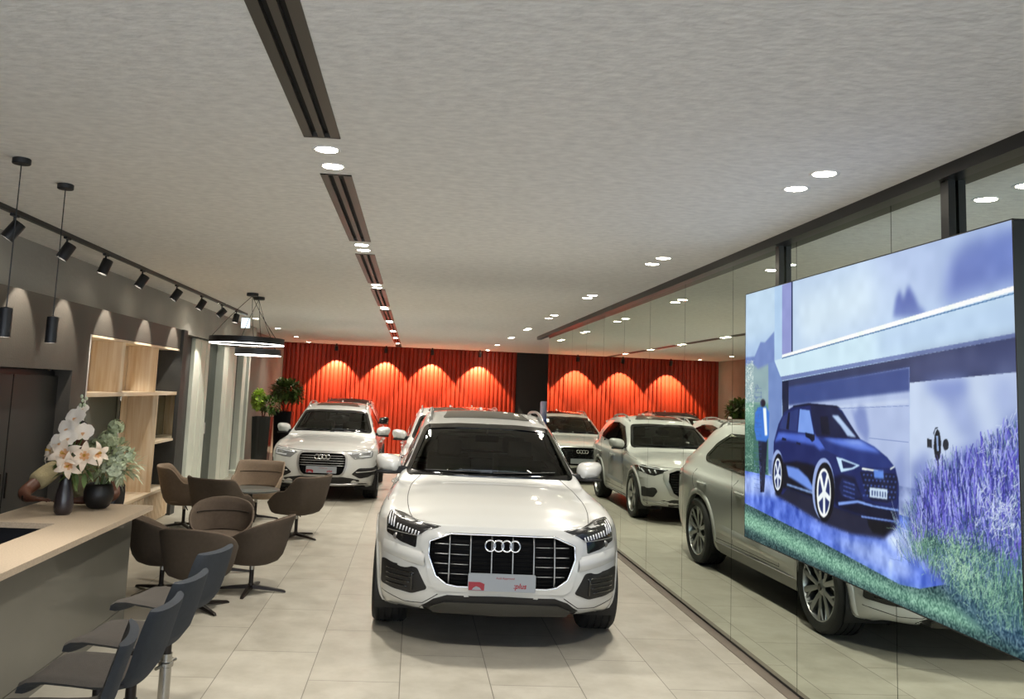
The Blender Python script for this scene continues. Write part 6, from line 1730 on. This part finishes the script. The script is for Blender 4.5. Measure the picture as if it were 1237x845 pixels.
def make_person():
    e = empty('person', (-2.76, 7.90, 0), 0, 'person in a short-sleeved khaki shirt sitting behind the flowers, forearms resting on the counter', 'person')
    J = []; E = []
    def j(p, r, par=None):
        J.append((p, r)); 
        if par is not None: E.append((par, len(J)-1))
        return len(J)-1
    pel = j((0, 0, .79), (.15, .11)); sp1 = j((0, -.05, .90), (.135, .10), pel); sp2 = j((0, -.15, 1.02), (.15, .11), sp1)
    ch = j((0, -.24, 1.14), (.155, .10), sp2); nk = j((0, -.30, 1.245), .058, ch); nk2 = j((0, -.335, 1.30), .052, nk)
    hd = j((0, -.375, 1.37), (.072, .085), nk2); hd2 = j((0, -.41, 1.44), (.075, .088), hd); hd3 = j((0, -.42, 1.50), (.05, .055), hd2)
    for s in (-1, 1):
        sh_ = j((s*.175, -.26, 1.155), .066, ch)
        ua = j((s*.265, -.37, 1.07), .060, sh_)
        el = j((s*(.33 if s < 0 else .385), -.56, .965), .054, ua)
        fa = j((s*(.275 if s < 0 else .31), -.69, .955), .048, el)
        wr = j((s*.20, -.80, .946), .032, fa)
        pm = j((s*.135, -.825, .943), (.036, .018), wr)
        pk = j((s*.09, -.83, .943), (.040, .016), pm)
        tip = [(-.030, .055, .0095), (-.010, .066, .0095), (.010, .064, .009), (.029, .052, .0085)]
        for (dy, ln, rr) in tip:
            a = j((s*(.075), -.83+dy, .944), rr, pk); b = j((s*(.075-ln*.55), -.83+dy*1.1, .946), rr*.95, a); c = j((s*(.075-ln), -.83+dy*1.15, .936), rr*.8, b)
        th = j((s*.125, -.785, .950), .011, pm); j((s*.085, -.768, .948), .0095, th)
        hp = j((s*.10, .0, .765), .10, pel); kn = j((s*.17, -.40, .665), .068, hp); ck = j((s*.18, -.36, .36), .055, kn); an = j((s*.18, -.30, .10), .038, ck)
        ft = j((s*.18, -.36, .045), .036, an); j((s*.19, -.47, .038), .030, ft)
    body = skin_mesh('body', J, E, m_skin, e, pel)
    # face features on the head, looking down and forward
    f = MB(); H = Matrix.Translation((0, -.415, 1.42)) @ Matrix.Rotation(R(22), 4, 'X')
    f.lathe([(0, -.03), (.011, -.022), (.015, -.006), (.009, .012), (0, .022)], 14, H @ Matrix.Translation((0, -.088, -.008)) @ Matrix.Rotation(R(8), 4, 'X'))
    for s in (-1, 1): f.torus((0, 0, 0), .017, .006, H @ Matrix.Translation((s*.078, 0, -.004)) @ Matrix.Rotation(PI/2, 4, 'Y'), 20, 6)
    f.build('facial_features', m_skin, e, smooth=True)
    g = MB()
    for s in (-1, 1): g.lathe([(0, -.008), (.008, -.005), (.010, 0), (.008, .005), (0, .008)], 12, H @ Matrix.Translation((s*.031, -.079, .012)))
    g.build('eyes', mat('eye_white', '#d8cfc4', .3), e, smooth=True)
    g = MB(); g.tube([(H @ Vector((x, -.086+abs(x)*.25, -.045))) for x in (-.024, -.012, 0, .012, .024)], .0045, 6); g.build('lips', mat('lips', '#4a2420', .5), e, smooth=True)
    g = MB()
    for s in (-1, 1): g.tube([H @ Vector((s*x, -.087+x*.2, .033-abs(x-.03)*.25)) for x in (.015, .03, .045)], .003, 6)
    g.build('eyebrows', m_hair, e)
    # short hair cap
    h = MB(); vs = []; fs = []; n = 28; rows = 10
    for i in range(rows):
        th = R(2+i*11.2)
        for k in range(n):
            a = 2*PI*k/n; back = .5+.5*math.sin(a)
            t = th*(.70+.42*back)
            d = Vector((math.sin(t)*math.cos(a)*.088, math.sin(t)*math.sin(a)*.104, math.cos(t)*.102))
            vs.append(H @ (d+Vector((0, .008, .022))))
    for i in range(rows-1):
        for k in range(n): fs.append((i*n+k, (i+1)*n+k, (i+1)*n+(k+1) % n, i*n+(k+1) % n))
    fs.append(tuple(range(n))); h.add(vs, fs); h.build('hair', m_hair, e, smooth=True)
    # clothes
    J2 = [((0, .01, .79), (.172, .135)), ((0, -.06, .88), (.160, .122)), ((0, -.15, 1.02), (.172, .13)), ((0, -.24, 1.145), (.168, .118)), ((0, -.285, 1.215), (.088, .075)),
          ((-.185, -.265, 1.16), .082), ((-.272, -.38, 1.065), .088), ((-.305, -.48, 1.01), .086), ((.185, -.265, 1.16), .082), ((.272, -.38, 1.065), .088), ((.335, -.47, 1.015), .084)]
    skin_mesh('shirt', J2, [(0, 1), (1, 2), (2, 3), (3, 4), (3, 5), (5, 6), (6, 7), (3, 8), (8, 9), (9, 10)], m_shirt, e)
    J3 = [((0, .0, .785), (.165, .12))]; E3 = []
    for s in (-1, 1):
        b0 = len(J3); J3 += [((s*.10, .0, .77), .112), ((s*.17, -.40, .665), .085), ((s*.18, -.36, .36), .072), ((s*.18, -.30, .12), .062)]
        E3 += [(0, b0), (b0, b0+1), (b0+1, b0+2), (b0+2, b0+3)]
    skin_mesh('trousers', J3, E3, m_trouser, e)
    for s in (-1, 1):
        g = MB(); g.box(s*.185-.05, s*.185+.05, -.52, -.24, 0, .075, bev=.028); g.build('shoe', m_shoe, e, smooth=True)
    g = MB(); w0 = Vector((-.225, -.765, .947)); d = Vector((.10, -.10, 0)).normalized()
    g.lathe([(.031, -.012), (.034, -.01), (.034, .01), (.031, .012)], 24, Matrix.Translation(w0) @ d.to_track_quat('Z', 'Y').to_matrix().to_4x4()); g.build('wrist_watch', m_steel, e, smooth=True)
make_person()
# the stool under the person
st_ = [o for o in SC.objects if o.name == 'bar_stool'][0]
c_ = copy_tree(st_); c_.location = (-2.76, 7.90, 0); c_.rotation_euler = (0, 0, R(90)); c_['label'] = 'bar stool behind the counter end with the person sitting on it'
# ------------------------------------------------------------------ world and view
wd = bpy.data.worlds.new('world'); SC.world = wd; wd.use_nodes = True
wd.node_tree.nodes['Background'].inputs[0].default_value = (.80, .88, 1, 1)
wd.node_tree.nodes['Background'].inputs[1].default_value = 3.0
SC.view_settings.view_transform = 'Standard'; SC.view_settings.look = 'None'
SC.view_settings.gamma = 1; SC.view_settings.use_curve_mapping = False
SC.view_settings.exposure = 0.46
SC.cycles.caustics_reflective = False; SC.cycles.caustics_refractive = False
SC.cycles.sample_clamp_indirect = 4.0
SC.cycles.max_bounces = 10; SC.cycles.diffuse_bounces = 5; SC.cycles.glossy_bounces = 6; SC.cycles.transparent_max_bounces = 16
